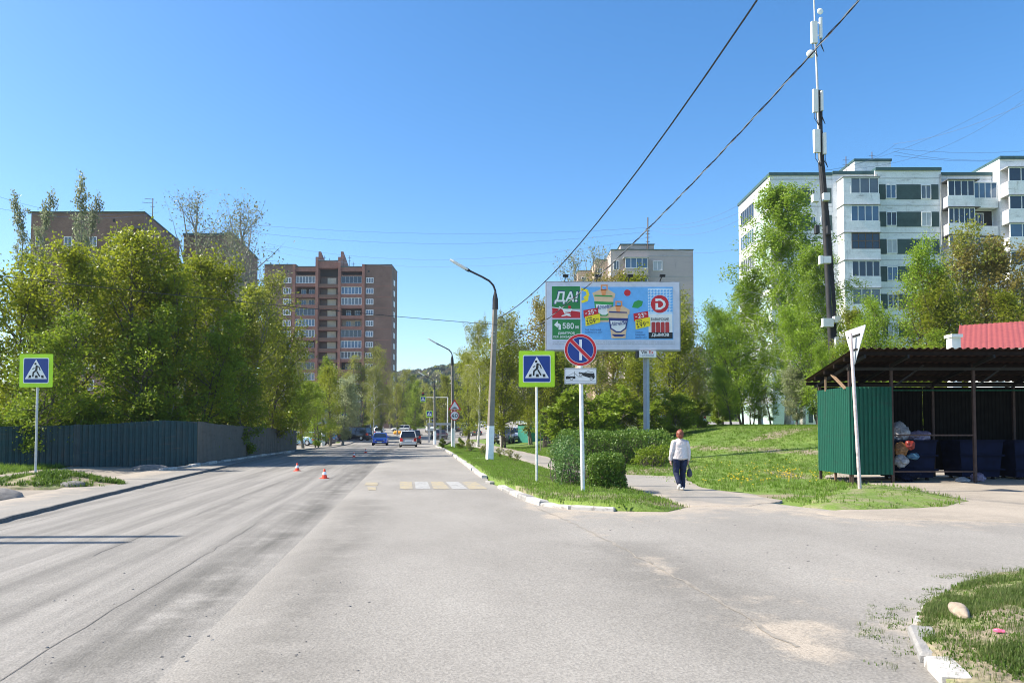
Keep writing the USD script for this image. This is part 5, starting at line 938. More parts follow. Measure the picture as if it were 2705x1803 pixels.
L2 = lamp(1197, 1183, 59, 1194, 'second street lamp, standing behind the speed limit sign'); L3 = lamp(1149, 1173, 90, 1147, 'farthest street lamp, beyond the silver car')
c = A([XU(1275, 31.8), 31.8, ZV(868, 31.8)])
# ------------------------------------------------------------------ signs and billboard
plain('sign_lime', (.42, .70, .01), .4); plain('sign_blue', (.006, .036, .22), .4); plain('sign_white', (.72, .73, .74), .45); plain('sign_black', (.012, .012, .014), .5); plain('sign_red', (.52, .012, .02), .4); plain('sign_green', (.02, .20, .05), .45); plain('sign_yellow', (.85, .68, .01), .45)
pm('pole_white', (.60, .60, .58), .6, .2, 9); plain('print_sky', (.14, .40, .78), .5); plain('print_pale', (.55, .70, .88), .5); plain('print_board', (.55, .57, .68), .5); plain('print_cream', (.70, .48, .30), .5); plain('print_orange', (.75, .28, .10), .5); plain('print_leaf', (.03, .28, .06), .5); plain('print_meat', (.42, .03, .03), .5); plain('print_navy', (.02, .03, .16), .5); plain('print_grey', (.36, .38, .46), .6)
def thick(pts, w): return LineString(pts).buffer(w / 2, cap_style='round', quad_segs=3)
def ped(par, c, s, full=True):
    """The face of a crossing sign centred at c, s metres per unit of its 740-unit outline."""
    tr = lambda g: shapely.affinity.affine_transform(g, [s, 0, 0, -s, -535 * s, 893 * s])
    def put(nm, g, mt, lift, th=.002): return part(par, nm, flat(tr(g), th, c, lift=lift), M_(mt))
    put('board', rrect(165, 905, 522, 1266, 26), 'sign_lime', 0, .02); put('rim', rrect(250, 822, 610, 1176, 30), 'sign_white', .0202); put('blue_field', rrect(265, 806, 625, 1160, 24), 'sign_blue', .0226)
    put('triangle', Polygon([(535, 642), (292, 1082), (784, 1082)]), 'sign_white', .025)
    if full:
        g = shapely.union_all([Point(522, 742).buffer(25), thick([(550, 800), (543, 880)], 50), thick([(556, 788), (604, 812), (627, 882)], 21), thick([(498, 832), (462, 860)], 18), thick([(538, 890), (478, 938), (470, 1018)], 36), thick([(562, 920), (616, 1014)], 31)])
    else: g = shapely.union_all([Point(530, 770).buffer(32), thick([(545, 820), (535, 930), (480, 1010)], 52), thick([(545, 930), (600, 1010)], 40)])
    put('walking_figure', g, 'sign_black', .0274)
    if full:
        for x in (372, 518, 652): put('stripe', Polygon([(x + (14 if x < 500 else 4 if x < 600 else 0), 1000), (x + 60 - (4 if x > 500 else 0), 1000), (x + 52 + (10 if x > 500 else 0), 1060), (x - 8 + (8 if x > 500 else 0) + (12 if x > 600 else 0), 1060)]), 'sign_black', .0274)
def crossing(u, d, vtop, vbot, lab, base=None, z0=0.0, pm_='pole_white', s=.93 / 740, pole=True, full=True, grp=None, tilt=0):
    x = XU(u, d); c = A([x, d, (ZV(vtop, d) + ZV(vbot, d)) / 2]); t = thing('crossing_sign', lab, 'road sign', group=grp)
    if pole: part(t, 'pole', MB().tube([(x, d + .06, float(ter(x, d)) - .3), (x, d + .06, c[2] + .4)], .032, 10), M_(pm_), 40)
    ped(t, c, s, full)
    if full:
        for z in (-.25, .25): part(t, 'bracket', MB().box(x - .2, x + .2, d + .003, d + .03, c[2] + z - .015, c[2] + z + .015), M_('galv'))
    return t
crossing(1418, 19.1, 927, 1021, 'lime bordered pedestrian crossing sign on the right verge')
crossing(93, 21.4, 938, 1019, 'lime bordered pedestrian crossing sign in front of the teal fence', s=.96 / 740, pm_='galv')
G = 'far crossing signs'
for a in [(979, 117, 1046, 1060, 'far crossing sign hung higher, left of the road end'), (909, 112, 1090, 1106, 'far crossing sign low on the left beside the dark people carrier'), (1117, 117, 1046, 1061, 'far crossing sign hung higher, right of the road end'), (1134, 104, 1084, 1101, 'far crossing sign low beside the third lamp post')]:
    crossing(*a, grp=G, full=False, pole=a[0] != 1117, s=.95 / 740)
# no parking sign with tow-away plate
d = 16.0; x = XU(1534, d); c = A([x, d, ZV(924, d)]); zg = float(ter(XU(1537, d), d)); t = thing('no_parking_sign', 'round blue and red no parking sign above a tow-away plate', 'road sign')
part(t, 'pole', MB().tube([(XU(1541, d), d + .07, zg - .2), (x, d + .07, c[2] + .3)], .045, 12), M_('pole_white'), 40)
r = .352; put = lambda nm, g, mt, lift, th=.002: part(t, nm, flat(g, th, c, lift=lift), M_(mt))
put('rim', Point(0, 0).buffer(r, quad_segs=16), 'sign_white', 0, .015); put('red_ring', Point(0, 0).buffer(r * .97, quad_segs=16).difference(Point(0, 0).buffer(r * .815, quad_segs=16)), 'sign_red', .0152)
put('blue_disc', Point(0, 0).buffer(r * .79, quad_segs=16), 'sign_blue', .0152); bar = shapely.affinity.rotate(sbox(-r * .9, -.036, r * .9, .036), -45, origin=(0, 0))
put('white_bar', sbox(-.028, -.225, .032, .225).difference(shapely.affinity.rotate(sbox(-r, -.05, r, .05), -45, origin=(0, 0))), 'sign_white', .0176)
put('slash_edge', shapely.affinity.rotate(sbox(-r * .80, -.046, r * .80, .046), -45, origin=(0, 0)).intersection(Point(0, 0).buffer(r * .8)), 'sign_white', .0178); put('slash', bar.intersection(Point(0, 0).buffer(r * .9)), 'sign_red', .0202)
pc = A([x, d, ZV(993, d)]); s = .70 / 680; tr = lambda g: shapely.affinity.affine_transform(g, [s, 0, 0, -s, -1440 * s, 1040 * s]); put2 = lambda nm, g, mt, lift, th=.002: part(t, nm, flat(tr(g), th, pc, lift=lift), M_(mt))
put2('tow_plate', rrect(1098, 1780, 868, 1208, 26), 'sign_white', 0, .012); put2('plate_border', rrect(1104, 1776, 876, 1200, 24).difference(rrect(1113, 1767, 885, 1190, 18)), 'sign_black', .0122)
truck = shapely.union_all([Polygon([(1130, 1045), (1300, 1045), (1330, 1050), (1330, 1095), (1130, 1105)]), thick([(1308, 940), (1308, 1060)], 8), thick([(1160, 1042), (1308, 962)], 5), thick([(1308, 975), (1405, 1058), (1470, 1050)], 6), thick([(1120, 1142), (1755, 1142)], 5)]).difference(Point(1250, 1105).buffer(36))
carp = shapely.union_all([Polygon([(1395, 985), (1410, 958), (1500, 970), (1530, 968), (1725, 985), (1740, 1055), (1715, 1105), (1640, 1080), (1480, 1030), (1470, 1000)]), LineString([(1530, 968), (1590, 935), (1700, 960), (1728, 990)]).buffer(4)]).difference(shapely.union_all([Point(1435, 1020).buffer(38), Point(1662, 1100).buffer(38)]))
put2('tow_truck', shapely.union_all([truck, Point(1250, 1105).buffer(28).difference(Point(1250, 1105).buffer(19))]), 'sign_black', .0122); put2('towed_car', shapely.union_all([carp] + [Point(*p).buffer(28).difference(Point(*p).buffer(20)) for p in [(1435, 1020), (1662, 1100)]]), 'sign_black', .0122)
# speed bump warning and limit
d = 54.0; x = XU(1201, d); t = thing('speed_sign', 'speed bump triangle above a round 40 limit on a white post by the second lamp', 'road sign'); zg = float(ter(x, d))
part(t, 'pole', MB().tube([(XU(1200.5, d), d + .05, zg - .1), (x, d + .05, ZV(1062, d))], .045, 10), M_('pole_white'), 40)
c = A([x, d, ZV(1072, d)]); tri = Polygon([(-.44, -.26), (.44, -.26), (0, .46)]).buffer(.03)
part(t, 'warning_plate', flat(tri, .015, c), M_('sign_red')); part(t, 'white_field', flat(Polygon([(-.34, -.215), (.34, -.215), (0, .345)]), .002, c, lift=.0152), M_('sign_white')); part(t, 'bump_symbol', flat(Polygon([(-.2, -.16), (.2, -.16), (.1, -.09), (0, -.065), (-.1, -.09)]), .002, c, lift=.0174), M_('sign_black'))
c = A([x, d, ZV(1097, d)]); part(t, 'limit_plate', flat(Point(0, 0).buffer(.35, quad_segs=12), .015, c), M_('sign_red')); part(t, 'white_disc', flat(Point(0, 0).buffer(.285, quad_segs=12), .002, c, lift=.0152), M_('sign_white')); part(t, 'number', letters('40', .27, c - [0, 0, .135], bold=True, lift=.0174), M_('sign_black'))
# billboard
d = 33.5; TL, TR, BR, BL = [at(u, v, d) for u, v in [(1444, 742), (1788, 748), (1793, 924), (1447, 923)]]
bb = thing('billboard', 'white bordered advertising billboard on a thick grey column', 'billboard'); W, H = 6.05, 3.08; Rg = A([1, .0, 0]); Rg /= np.linalg.norm(Rg); C0 = (BL + BR) / 2 + A([0, 0, 0])
def B(px, py): return A([(px - 1172) / 2030 * W, (1190 - py) / 1045 * H])       # pixel of the enlarged board -> metres from its lower middle
part(bb, 'frame', MB().box(C0[0] - W / 2 - .05, C0[0] + W / 2 + .05, d + .01, d + .38, C0[2] - .05, C0[2] + H + .05), M_('steel_grey')); part(bb, 'panel', flat(sbox(-W / 2, 0, W / 2, H), .03, C0), M_('print_board'))
L0 = [.0305]
def pr(nm, g, mt, lay=0): return part(bb, nm, flat(g, .002, C0, lift=.0305 + .003 * lay), M_(mt))
def rc(x0, y0, x1, y1): a, b = B(x0, y1), B(x1, y0); return sbox(a[0], a[1], b[0], b[1])
def pg(*p): return Polygon([B(*q) for q in p])
def tx(nm, s, px, py, hpx, mt, lay, fit=None, bold=True, al='c', shear=0, rot=0):
    b = B(px, py); h = hpx / 1045 * H; up = A([math.sin(-rot), 0, math.cos(rot)]); ri = A([math.cos(rot), 0, math.sin(rot)])
    return part(bb, nm, letters(s, h, C0 + [b[0], 0, b[1]], ri, up, .0305 + .003 * lay, bold, al, fit=None if fit is None else fit / 2030 * W, shear=shear), M_(mt))
pr('green_field', rc(236, 208, 665, 560), 'sign_green'); pr('red_field', pg((240, 530), (665, 602), (665, 700), (240, 700)), 'sign_red', 1); pr('red_edge', pg((236, 526), (665, 590), (665, 604), (236, 540)), 'sign_white', 2); pr('green_field', rc(240, 722, 670, 1030), 'sign_green')
tx('lettering', 'ДА!', 450, 448, 170, 'print_navy', 1, 372, shear=.12); tx('lettering', 'ДА!', 450, 442, 152, 'sign_white', 2, 345, shear=.12)
cart = shapely.union_all([Polygon([B(*q) for q in [(395, 560), (545, 556), (525, 605), (420, 608)]]), LineString([B(*q) for q in [(350, 525), (400, 555), (425, 608)]]).buffer(.025), LineString([B(*q) for q in [(430, 625), (510, 640), (400, 665)]]).buffer(.028), LineString([B(*q) for q in [(390, 668), (450, 650), (520, 668)]]).buffer(.025)])
pr('cart_emblem', cart, 'sign_white', 3); pr('cart_fruit', shapely.union_all([Point(*B(505, 530)).buffer(.07)]), 'sign_red', 3)
pr('arrow', shapely.union_all([LineString([B(*q) for q in [(355, 880), (355, 815), (335, 800), (290, 800)]]).buffer(.055, cap_style='flat'), pg((268, 805), (325, 742), (325, 850))]), 'sign_white', 1)
tx('lettering', '580', 485, 862, 84, 'sign_white', 1, 170); tx('lettering', 'м', 618, 862, 58, 'sign_white', 1, 48); tx('lettering', 'ДМИТРОВ', 455, 950, 34, 'sign_white', 1, 255); tx('lettering', 'ПЕР. ВОКЗАЛЬНЫЙ', 455, 1005, 30, 'sign_white', 1, 395)
pr('picture_field', rc(692, 215, 2088, 1035), 'print_sky'); pr('cheque_field', rc(1705, 240, 2080, 660), 'print_pale', 1)
ch = [pg((x, y), (x + 22, y + 14), (x + 2, y + 40), (x - 22, y + 24)) for x in range(1725, 2070, 48) for y in range(258, 610, 44)]; pr('cheque', shapely.MultiPolygon(ch), 'print_sky', 2); pr('white_pack', rc(1712, 640, 2078, 930), 'sign_white', 2)
pr('red_disc', Point(*B(1885, 482)).buffer(.405), 'sign_red', 3); Dg = shapely.union_all([pg((1818, 398), (1900, 398), (1960, 440), (1978, 485), (1960, 530), (1900, 570), (1818, 570))]); Dh = pg((1858, 432), (1895, 432), (1928, 455), (1938, 485), (1928, 512), (1895, 535), (1858, 535)); Dc = pg((1815, 440), (1858, 440), (1858, 470), (1815, 470))
pr('letter_emblem', Dg.difference(Dh).difference(Dc), 'sign_white', 4)
tx('lettering', 'БАВАРСКИЕ', 1888, 738, 42, 'sign_black', 3, 272)
for i in range(4): pr('sausage', rrect(*[f for f in (B(1755 + i * 70, 0)[0], B(1755 + i * 70 + 62, 0)[0], B(0, 935)[1], B(0, 760)[1])], .06), 'print_meat', 3)
pr('black_band', rc(1712, 922, 2078, 1018), 'sign_black', 4); tx('lettering', 'ДЫМОВ', 1890, 980, 44, 'sign_white', 5, 268)
def tub(cx, cy, s, col, lay):
    q = lambda x, y: (cx + x * s, cy + y * s)
    pr('tub', pg(q(-150, -110), q(150, -110), q(105, 260), q(-105, 260)), 'print_cream', lay); pr('tub_lid', pg(q(-175, -190), q(-40, -250), q(60, -250), q(175, -180), q(165, -110), q(-150, -110)), 'print_cream', lay)
    pr('lid_figure', pg(q(-50, -245), q(40, -245), q(25, -150), q(-25, -150)), 'print_orange', lay + 1); pr('tub_handle', rc(*q(-45, -320), *q(60, -235)).difference(rc(*q(-25, -300), *q(40, -250))), 'print_orange', lay + 1)
    pr('lid_edge', pg(q(-140, -160), q(130, -150), q(135, -130), q(-145, -138)), col, lay + 1); pr('label_field', pg(q(-150, -60), q(150, -50), q(120, 110), q(40, 170), q(-40, 170), q(-125, 110)), col, lay + 1); pr('label_field', pg(q(-125, -15), q(128, -5), q(100, 100), q(30, 150), q(-30, 150), q(-105, 100)), 'sign_white', lay + 2)
    tx('lettering', 'Almette', *q(0, 55), 58 * s, 'print_navy', lay + 3, 235 * s, True, shear=.3, rot=.1); pr('tub_foot', pg(q(-110, 195), q(112, 200), q(60, 232), q(-60, 232)), col, lay + 1)
tub(1030, 500, 1.0, 'print_leaf', 1); tub(1250, 755, 1.0, 'print_navy', 6)
pr('tomato', Point(*B(1390, 308)).buffer(.15), 'sign_red', 1); pr('leaf', pg((1460, 535), (1490, 450), (1560, 420), (1628, 440), (1610, 510), (1550, 548)), 'print_leaf', 1)
pr('pretzel', LineString([B(*q) for q in [(700, 255), (770, 275), (790, 340), (740, 385), (780, 350), (770, 420), (705, 445)]]).buffer(.06), 'sign_yellow', 1)
for ox, oy, a, b, c in [(0, 0, '-25', '146', '109'), (765, 52, '-23', '259', '199')]:
    pr('red_tag', pg((715 + ox, 580 + oy), (938 + ox, 540 + oy), (945 + ox, 640 + oy), (725 + ox, 700 + oy)), 'sign_red', 8); pr('yellow_tag', pg((742 + ox, 680 + oy), (968 + ox, 632 + oy), (972 + ox, 770 + oy), (748 + ox, 825 + oy)), 'sign_yellow', 9)
    tx('lettering', a, 815 + ox, 645 + oy, 62, 'sign_white', 9, 135, rot=.2); tx('lettering', '%', 900 + ox, 595 + oy, 26, 'sign_white', 9, rot=.2); tx('lettering', b, 805 + ox, 712 + oy, 34, 'sign_black', 10, 85, rot=.2); tx('lettering', c, 838 + ox, 785 + oy, 66, 'sign_black', 10, 145, rot=.2); tx('lettering', '90', 932 + ox, 728 + oy, 26, 'sign_black', 10, rot=.2)
for i, s in enumerate(['Сыр творожный', 'Альметте, 60%, 150 г']): tx('lettering', s, 740, 890 + i * 40, 26, 'print_navy', 1, bold=False, al='l', fit=[245, 265][i])
for i, s in enumerate(['Сосиски', 'Баварские', 'Дымов, 420 г']): tx('lettering', s, 1510, 930 + i * 40, 26, 'print_navy', 1, bold=False, al='l', fit=[110, 150, 175][i])
rs = np.random.RandomState(2); fine = []
for y in (1075, 1103):
    xx = 245
    while xx < 2100: w = rs.randint(14, 60); fine.append(rc(xx, y - 5, min(xx + w, 2108), y + 5)); xx += w + rs.randint(7, 12)
pr('fine_print', shapely.MultiPolygon(fine), 'print_grey', 1)
x = XU(1708, 33.9); part(bb, 'column', MB().tube([(x, 33.9, float(ter(x, 33.9)) - .3), (x, 33.9, C0[2] - .05)], .145, 16), M_('steel_column') if False else pm('column_blue_grey', (.24, .28, .33), .5, .1, 4).GetPath().pathString, 40)
nb = part(bb, 'name_plate', MB().box(XU(1690, 33.4), XU(1735, 33.4), 33.42, 33.75, ZV(943, 33.4), C0[2] - .06), M_('sign_white')); part(bb, 'plate_side', MB().box(XU(1683, 33.4), XU(1689, 33.4), 33.42, 33.75, ZV(944, 33.4), C0[2] - .06), M_('mast_dark'))
zz = ZV(934, 33.4)
part(nb, 'lettering', letters('Vin', .13, (XU(1703, 33.4), 33.418, ZV(933.5, 33.4)), bold=True), M_('sign_black')); part(nb, 'lettering', letters('Ex', .13, (XU(1722, 33.4), 33.418, ZV(933.5, 33.4)), bold=True), M_('sign_red')); part(nb, 'lettering', letters('т. 495 9018243', .075, (XU(1711, 33.4), 33.418, ZV(940.5, 33.4)), fit=.62), M_('print_navy'))
fl = MB()
for k in range(4): px = C0[0] - 2.2 + k * 1.45; fl.bar((px, d + .2, C0[2] + H), (px, d - .5, C0[2] + H + .22), .04); fl.box(px - .12, px + .12, d - .62, d - .48, C0[2] + H + .14, C0[2] + H + .24)
part(bb, 'floodlight', fl, M_('iron_dark'))
# ------------------------------------------------------------------ cars
glassm('car_glass', (.015, .02, .026)); plain('tyre', (.015, .015, .016), .85, .2); plain('hub_metal', (.40, .41, .42), .35, .5, .6); plain('lamp_clear', (.65, .67, .7), .15, .7); plain('lamp_red', (.45, .01, .012), .2, .6); plain('plate_white', (.65, .65, .65), .5); plain('trim_black', (.02, .02, .022), .6)
for n, c in dict(silver=(.46, .46, .44), black=(.012, .012, .015), blue=(.012, .07, .40), white=(.70, .71, .72), dark=(.035, .037, .04), blue_grey=(.14, .19, .25), navy=(.02, .03, .07), light_blue=(.20, .36, .50), maroon=(.05, .02, .03)).items(): plain('car_' + n, c, .3, .5, coat=.6)
SH = {'hatch': (3.95, 1.68, 1.46, [(-1.95, .55), (-1.9, .95), (1.0, .93), (1.75, .78), (1.95, .55)], (-1.86, -1.62, .25, 1.05)),
      'wagon': (4.1, 1.72, 1.62, [(-2.0, .6), (-1.97, 1.02), (1.05, 1.0), (1.85, .84), (2.03, .58)], (-1.95, -1.72, .35, 1.1)),
      'sedan': (4.4, 1.72, 1.43, [(-2.2, .62), (-2.12, .93), (-1.4, .98), (1.0, .92), (1.95, .76), (2.18, .52)], (-1.45, -.85, .2, 1.08)),
      'suv': (4.55, 1.85, 1.74, [(-2.25, .7), (-2.2, 1.12), (1.05, 1.1), (2.05, .98), (2.25, .62)], (-2.14, -1.86, .3, 1.08)),
      'mpv': (4.9, 1.9, 1.85, [(-2.42, .7), (-2.38, 1.1), (1.35, 1.08), (2.25, .92), (2.42, .6)], (-2.3, -2.1, .75, 1.55)),
      'van': (5.4, 2.0, 2.5, [(-2.65, .8), (-2.6, 1.2), (1.75, 1.2), (2.5, 1.02), (2.68, .65)], (-2.6, -2.55, 1.1, 1.85))}
def car(shape, col, u, d, head, lab, z=None, grp=None, name='parked_car', cat='car', x=None, y=None):
    """head: degrees, 0 = facing away along +y."""
    L, W, H, pr_, (b0, r0, r1, f1) = SH[shape]; x = XU(u, d) if x is None else x; zz = float(ter(x, d)) if z is None else z
    t = thing(name, lab, cat, (x, d, zz + .03), head, grp); mat = M_('car_' + col); wx, wr = W * .30, .31 if shape in ('hatch', 'sedan') else .34
    ax = (-L * .31, L * .32); ys = np.unique(np.r_[np.linspace(-L / 2, L / 2, 17)]); py, pz = A(pr_).T
    zt = np.interp(ys, py, pz); e = np.abs(ys) / (L / 2); wd = W / 2 * (1 - .10 * np.clip((e - .72) / .28, 0, 1) ** 2); zb_ = .22 + .10 * np.clip((e - .85) / .15, 0, 1)
    prof = lambda w, a, b: [(-w * .93, a), (-w, a + (b - a) * .35), (-w, a + (b - a) * .62), (-w * .93, b - .02), (-w * .78, b), (w * .78, b), (w * .93, b - .02), (w, a + (b - a) * .62), (w, a + (b - a) * .35), (w * .93, a)]
    R = A([[(px, y_, pz_) for px, pz_ in prof(w, a, b)] for y_, w, a, b in zip(ys, wd, zb_, zt)]); k, n = len(ys), 10
    mb = MB(); i = np.arange(k - 1)[:, None] * n; j = np.arange(n)[None]; j2 = (j + 1) % n; q = np.stack([i + j, i + j2, i + n + j2, i + n + j], -1).reshape(-1, 4); mb.add(R.reshape(-1, 3), q[:, ::-1][:, [0, 1, 2, 3]])
    cap = [[0, b, b + 1] for b in range(1, n - 1)]; mb.add(R[0], A(cap)); mb.add(R[-1], A(cap)[:, ::-1]); m = mb.out(); m.merge_vertices(); m.fix_normals()
    body = part(t, 'body', m, mat, 35)
    zl = lambda y_: np.interp(y_, py, pz) - .03
    rw, bw = W * .36, W * .455
    base = [(-bw, b0, zl(b0)), (bw, b0, zl(b0)), (bw, f1, zl(f1)), (-bw, f1, zl(f1))]; top = [(-rw, r0, H - .05), (rw, r0, H - .05), (rw, r1, H - .05), (-rw, r1, H - .05)]
    g = trimesh.convex.convex_hull(A(base + top)); part(t, 'window', g, M_('car_glass'))
    rf = trimesh.convex.convex_hull(A([(s * (rw + .012), yy, H - .06) for s in (-1, 1) for yy in (r0 - .02, r1 + .02)] + [(s * rw * .86, yy, H) for s in (-1, 1) for yy in (r0 + .12, r1 - .15)])); part(t, 'roof', rf, mat, 40)
    for s in (-1, 1):
        for (ya, za), (yb, zb2) in [((b0, zl(b0)), (r0, H - .05)), ((f1, zl(f1)), (r1, H - .05)), (((b0 + f1) / 2 - .1, zl(0)), ((r0 + r1) / 2 - .05, H - .05))]: part(t, 'pillar', MB().bar((s * bw, ya, za), (s * (rw + .004), yb, zb2), .075, .06), mat)
    if shape == 'van': part(t, 'side_panel', trimesh.convex.convex_hull(A([(s * (bw + .012), yy, zl(0)) for s in (-1, 1) for yy in (b0 - .02, .55)] + [(s * (rw + .014), yy, H - .05) for s in (-1, 1) for yy in (r0 - .02, .5)])), mat)
    for a in ax:
        for s in (-1, 1):
            w = part(t, 'wheel', MB().cyl((s * (W / 2 - .2), a, wr), (s * (W / 2 + .004), a, wr), wr, 16), M_('tyre'), 40); part(w, 'rim', MB().cyl((s * (W / 2 - .05), a, wr), (s * (W / 2 + .012), a, wr), wr * .62, 12), M_('hub_metal'))
    zf, zr = pr_[-1][1], pr_[0][1]
    for s in (-1, 1):
        part(t, 'headlight', trimesh.convex.convex_hull(A([(s * W * a, L / 2 - b, zf + c) for a, b, c in [(.26, -.015, .0), (.46, .12, .02), (.27, .16, .16), (.46, .26, .18), (.44, .06, -.02)]])), M_('lamp_clear'))
        hh = .36 if shape in ('wagon', 'suv', 'mpv', 'van') else .2
        part(t, 'tail_light', trimesh.convex.convex_hull(A([(s * W * a, -L / 2 + b, zr + c) for a, b, c in [(.30, -.03, .02), (.465, .04, .0), (.32, -.02, hh * .8), (.468, .06, hh), (.47, .26, hh * .8), (.47, .22, .04)]])), M_('lamp_red'))
        part(t, 'mirror', MB().box(s * (W / 2 - .02) if s > 0 else -W / 2 - .17, (W / 2 + .17) if s > 0 else -W / 2 + .02, f1 - .32, f1 - .22, zl(f1) + .02, zl(f1) + .15), mat)
    part(t, 'number_plate', MB().box(-.26, .26, -L / 2 - .02, -L / 2 + .05, zr - .02, zr + .09), M_('plate_white')); part(t, 'number_plate', MB().box(-.26, .26, L / 2 - .05, L / 2 + .025, zf - .2, zf - .09), M_('plate_white'))
    part(t, 'bumper', MB().box(-W * .44, W * .44, -L / 2 - .04, -L / 2 + .14, .30, .50), M_('trim_black') if shape in ('van', 'suv') else mat); part(t, 'grille', MB().box(-W * .3, W * .3, L / 2 - .1, L / 2 + .012, zf - .06, zf + .04), M_('trim_black'))
    part(t, 'underbody', MB().box(-W * .42, W * .42, -L * .46, L * .46, .16, .3), M_('trim_black'))
    return t
HR = 7.5
car('wagon', 'silver', 1079, 74, HR, 'silver estate car driving away in the right lane', name='car'); car('suv', 'black', 1093, 92, HR, 'black off-road car ahead of the silver estate', name='car'); car('sedan', 'blue', 1005, 86, 180 + HR, 'bright blue saloon driving towards us', name='car')
car('mpv', 'black', 938, 106, 72, 'long dark people carrier waiting at the left side of the junction', name='car'); car('hatch', 'white', 1003, 128, 5, 'white car seen from behind, beyond the blue saloon', name='car')
GP = 'parked cars at the end of the road'
for a in [('hatch', 'white', 903, 118, 170, 'small white car left of the dark people carrier'), ('van', 'white', 1137, 150, 188, 'white delivery van facing us near the third lamp post'), ('sedan', 'maroon', 1160, 112, 20, 'dark purple saloon seen between the shelter posts'), ('suv', 'blue_grey', 1215, 152, 75, 'blue grey car behind the speed limit post'),
          ('sedan', 'dark', 1243, 124, 40, 'dark saloon parked by the young tree'), ('sedan', 'navy', 1236, 156, 80, 'navy car in the far parking row, right end'), ('hatch', 'white', 1262, 160, 80, 'far white car at the right end of the parking row'), ('sedan', 'black', 1187, 150, 85, 'far dark car just left of the speed limit post'), ('hatch', 'silver', 1060, 150, 90, 'far silver car at the end of the road'), ('wagon', 'dark', 970, 140, 85, 'far dark car behind the people carrier')]: car(*a, grp=GP)
GQ = 'cars parked in the shade on the left'
for a in [('hatch', 'light_blue', 798, 78, 70, 'light blue car behind the end of the grey fence'), ('sedan', 'dark', 835, 84, 80, 'dark car in the shade beside the left bus shelter'), ('hatch', 'navy', 850, 96, 85, 'navy car behind the left bus shelter'), ('hatch', 'maroon', 868, 104, 80, 'dark red car right of the left lamp pillar')]: car(*a, grp=GQ)
car('wagon', 'dark', 1331, 72, 172, 'dark car parked facing us beside the green hut'); car('hatch', 'white', 1368, 76, 165, 'white car half hidden behind the green hut'); car('hatch', 'silver', 1750, 60, 40, 'pale car behind the billboard column'); car('hatch', 'white', 1800, 62, 80, 'white car among the dark trunks above the woman')
# ------------------------------------------------------------------ cones
plain('cone_red', (.75, .065, .02), .5); plain('cone_white', (.75, .75, .74), .4)
cp = proto('cone_kind')
def ring(z0, z1, g=0): return MB().tube([(0, 0, z0), (0, 0, z1)], [.118 - .24 * z0 + g, .118 - .24 * z1 + g], 18, True)
part(cp, 'cone', ring(.02, .38), M_('cone_red'), 40); part(cp, 'band', ring(.15, .27, .003), M_('cone_white'), 40); part(cp, 'foot', rrect(-.14, .14, -.14, .14, .03) and trimesh.creation.extrude_polygon(rrect(-.14, .14, -.14, .14, .03), .025, engine='earcut'), M_('cone_red'))
pm('cone_dark', (.20, .04, .02), .6)
for (u, v), lab, s in [((857, 1264), 'nearest orange and white traffic cone on the milled lane', 0.78), ((785, 1244), 'orange traffic cone nearest the left fence', .75), ((935, 1207), 'small far orange cone near the centre line', .7), ((966, 1196), 'farthest cone, dark red, before the blue car', .7)]:
    p = on(u, v); place(cp, 'traffic_cone', lab, 'traffic cone', (p[0], p[1], p[2] + .012), u, s, 'traffic cones along the milled lane')
# ------------------------------------------------------------------ green hut, bus shelters, signals
t = thing('metal_hut', 'small green metal hut with flat pale roof beside the path', 'hut'); d = 70.0; x = XU(1396, d); zg = float(ter(x, d)); w, dp, h = 2.5, 1.9, 1.72
R0 = lambda px, py: (x + px * .93 - py * .52, d + px * .36 + py * .92)
def quad(nm, a, b, z0, z1, mt):
    a, b = A(R0(*a)), A(R0(*b)); return sheet(t, nm, a, b, z0, z1, z1, mt, pitch=.2, dep=.02)
pm('hut_green', (.03, .20, .15), .6, .15, 2); pm('hut_roof', (.33, .40, .38), .6, .15, 2)
quad('wall', (0, 0), (w, 0), zg, zg + h, 'hut_green'); quad('wall', (0, dp), (0, 0), zg, zg + h - .12, 'hut_green'); quad('wall', (w, 0), (w, dp), zg, zg + h, 'hut_green'); quad('wall', (w, dp), (0, dp), zg, zg + h, 'hut_green')
rp = [(*R0(*p), zg + h + .02 + zz) for p, zz in [((-.15, -.15), 0), ((w + .15, -.15), 0), ((w + .15, dp + .15), .28), ((-.15, dp + .15), .28)]]; rp2 = [(a, b, c + .05) for a, b, c in rp]; part(t, 'roof', MB().add(rp + rp2, BOXF), M_('hut_roof'))
def busstop(x0, x1, d, lab, dark):
    z = float(ter((x0 + x1) / 2, d)); t = thing('bus_shelter', lab, 'bus shelter'); mtl = M_('frame_grey')
    part(t, 'roof', MB().box(x0, x1, d - .9, d + .9, z + 2.35, z + 2.62), mtl)
    for xx in (x0 + .1, x1 - .1, (x0 + x1) / 2):
        for yy in (d - .7, d + .8): part(t, 'post', MB().box(xx - .05, xx + .05, yy - .05, yy + .05, z - .1, z + 2.35), mtl)
    usd = part(t, 'glass_wall', MB().box(x0 + .1, x1 - .1, d + .79, d + .81, z + .3, z + 2.1), M_('pane_clear')); part(t, 'bench', MB().box(x0 + .5, x1 - .5, d + .3, d + .7, z + .42, z + .47), M_('wood_worn')); part(t, 'rail', MB().box(x0, x1, d + .74, d + .86, z + 1.05, z + 1.12), mtl)
usdkit.material(stage, M_('pane_clear'), {'f': ('fresnel', {'IOR': 1.5}), 't': ('transparent_bsdf', {'color': (.85, .9, .9)}), 'g': ('glossy_bsdf', {'roughness': .05}), 'm': ('mix_closure', {})}, [('f.fac', 'm.fac'), ('t.BSDF', 'm.closure1'), ('g.BSDF', 'm.closure2')], surface='m.closure')
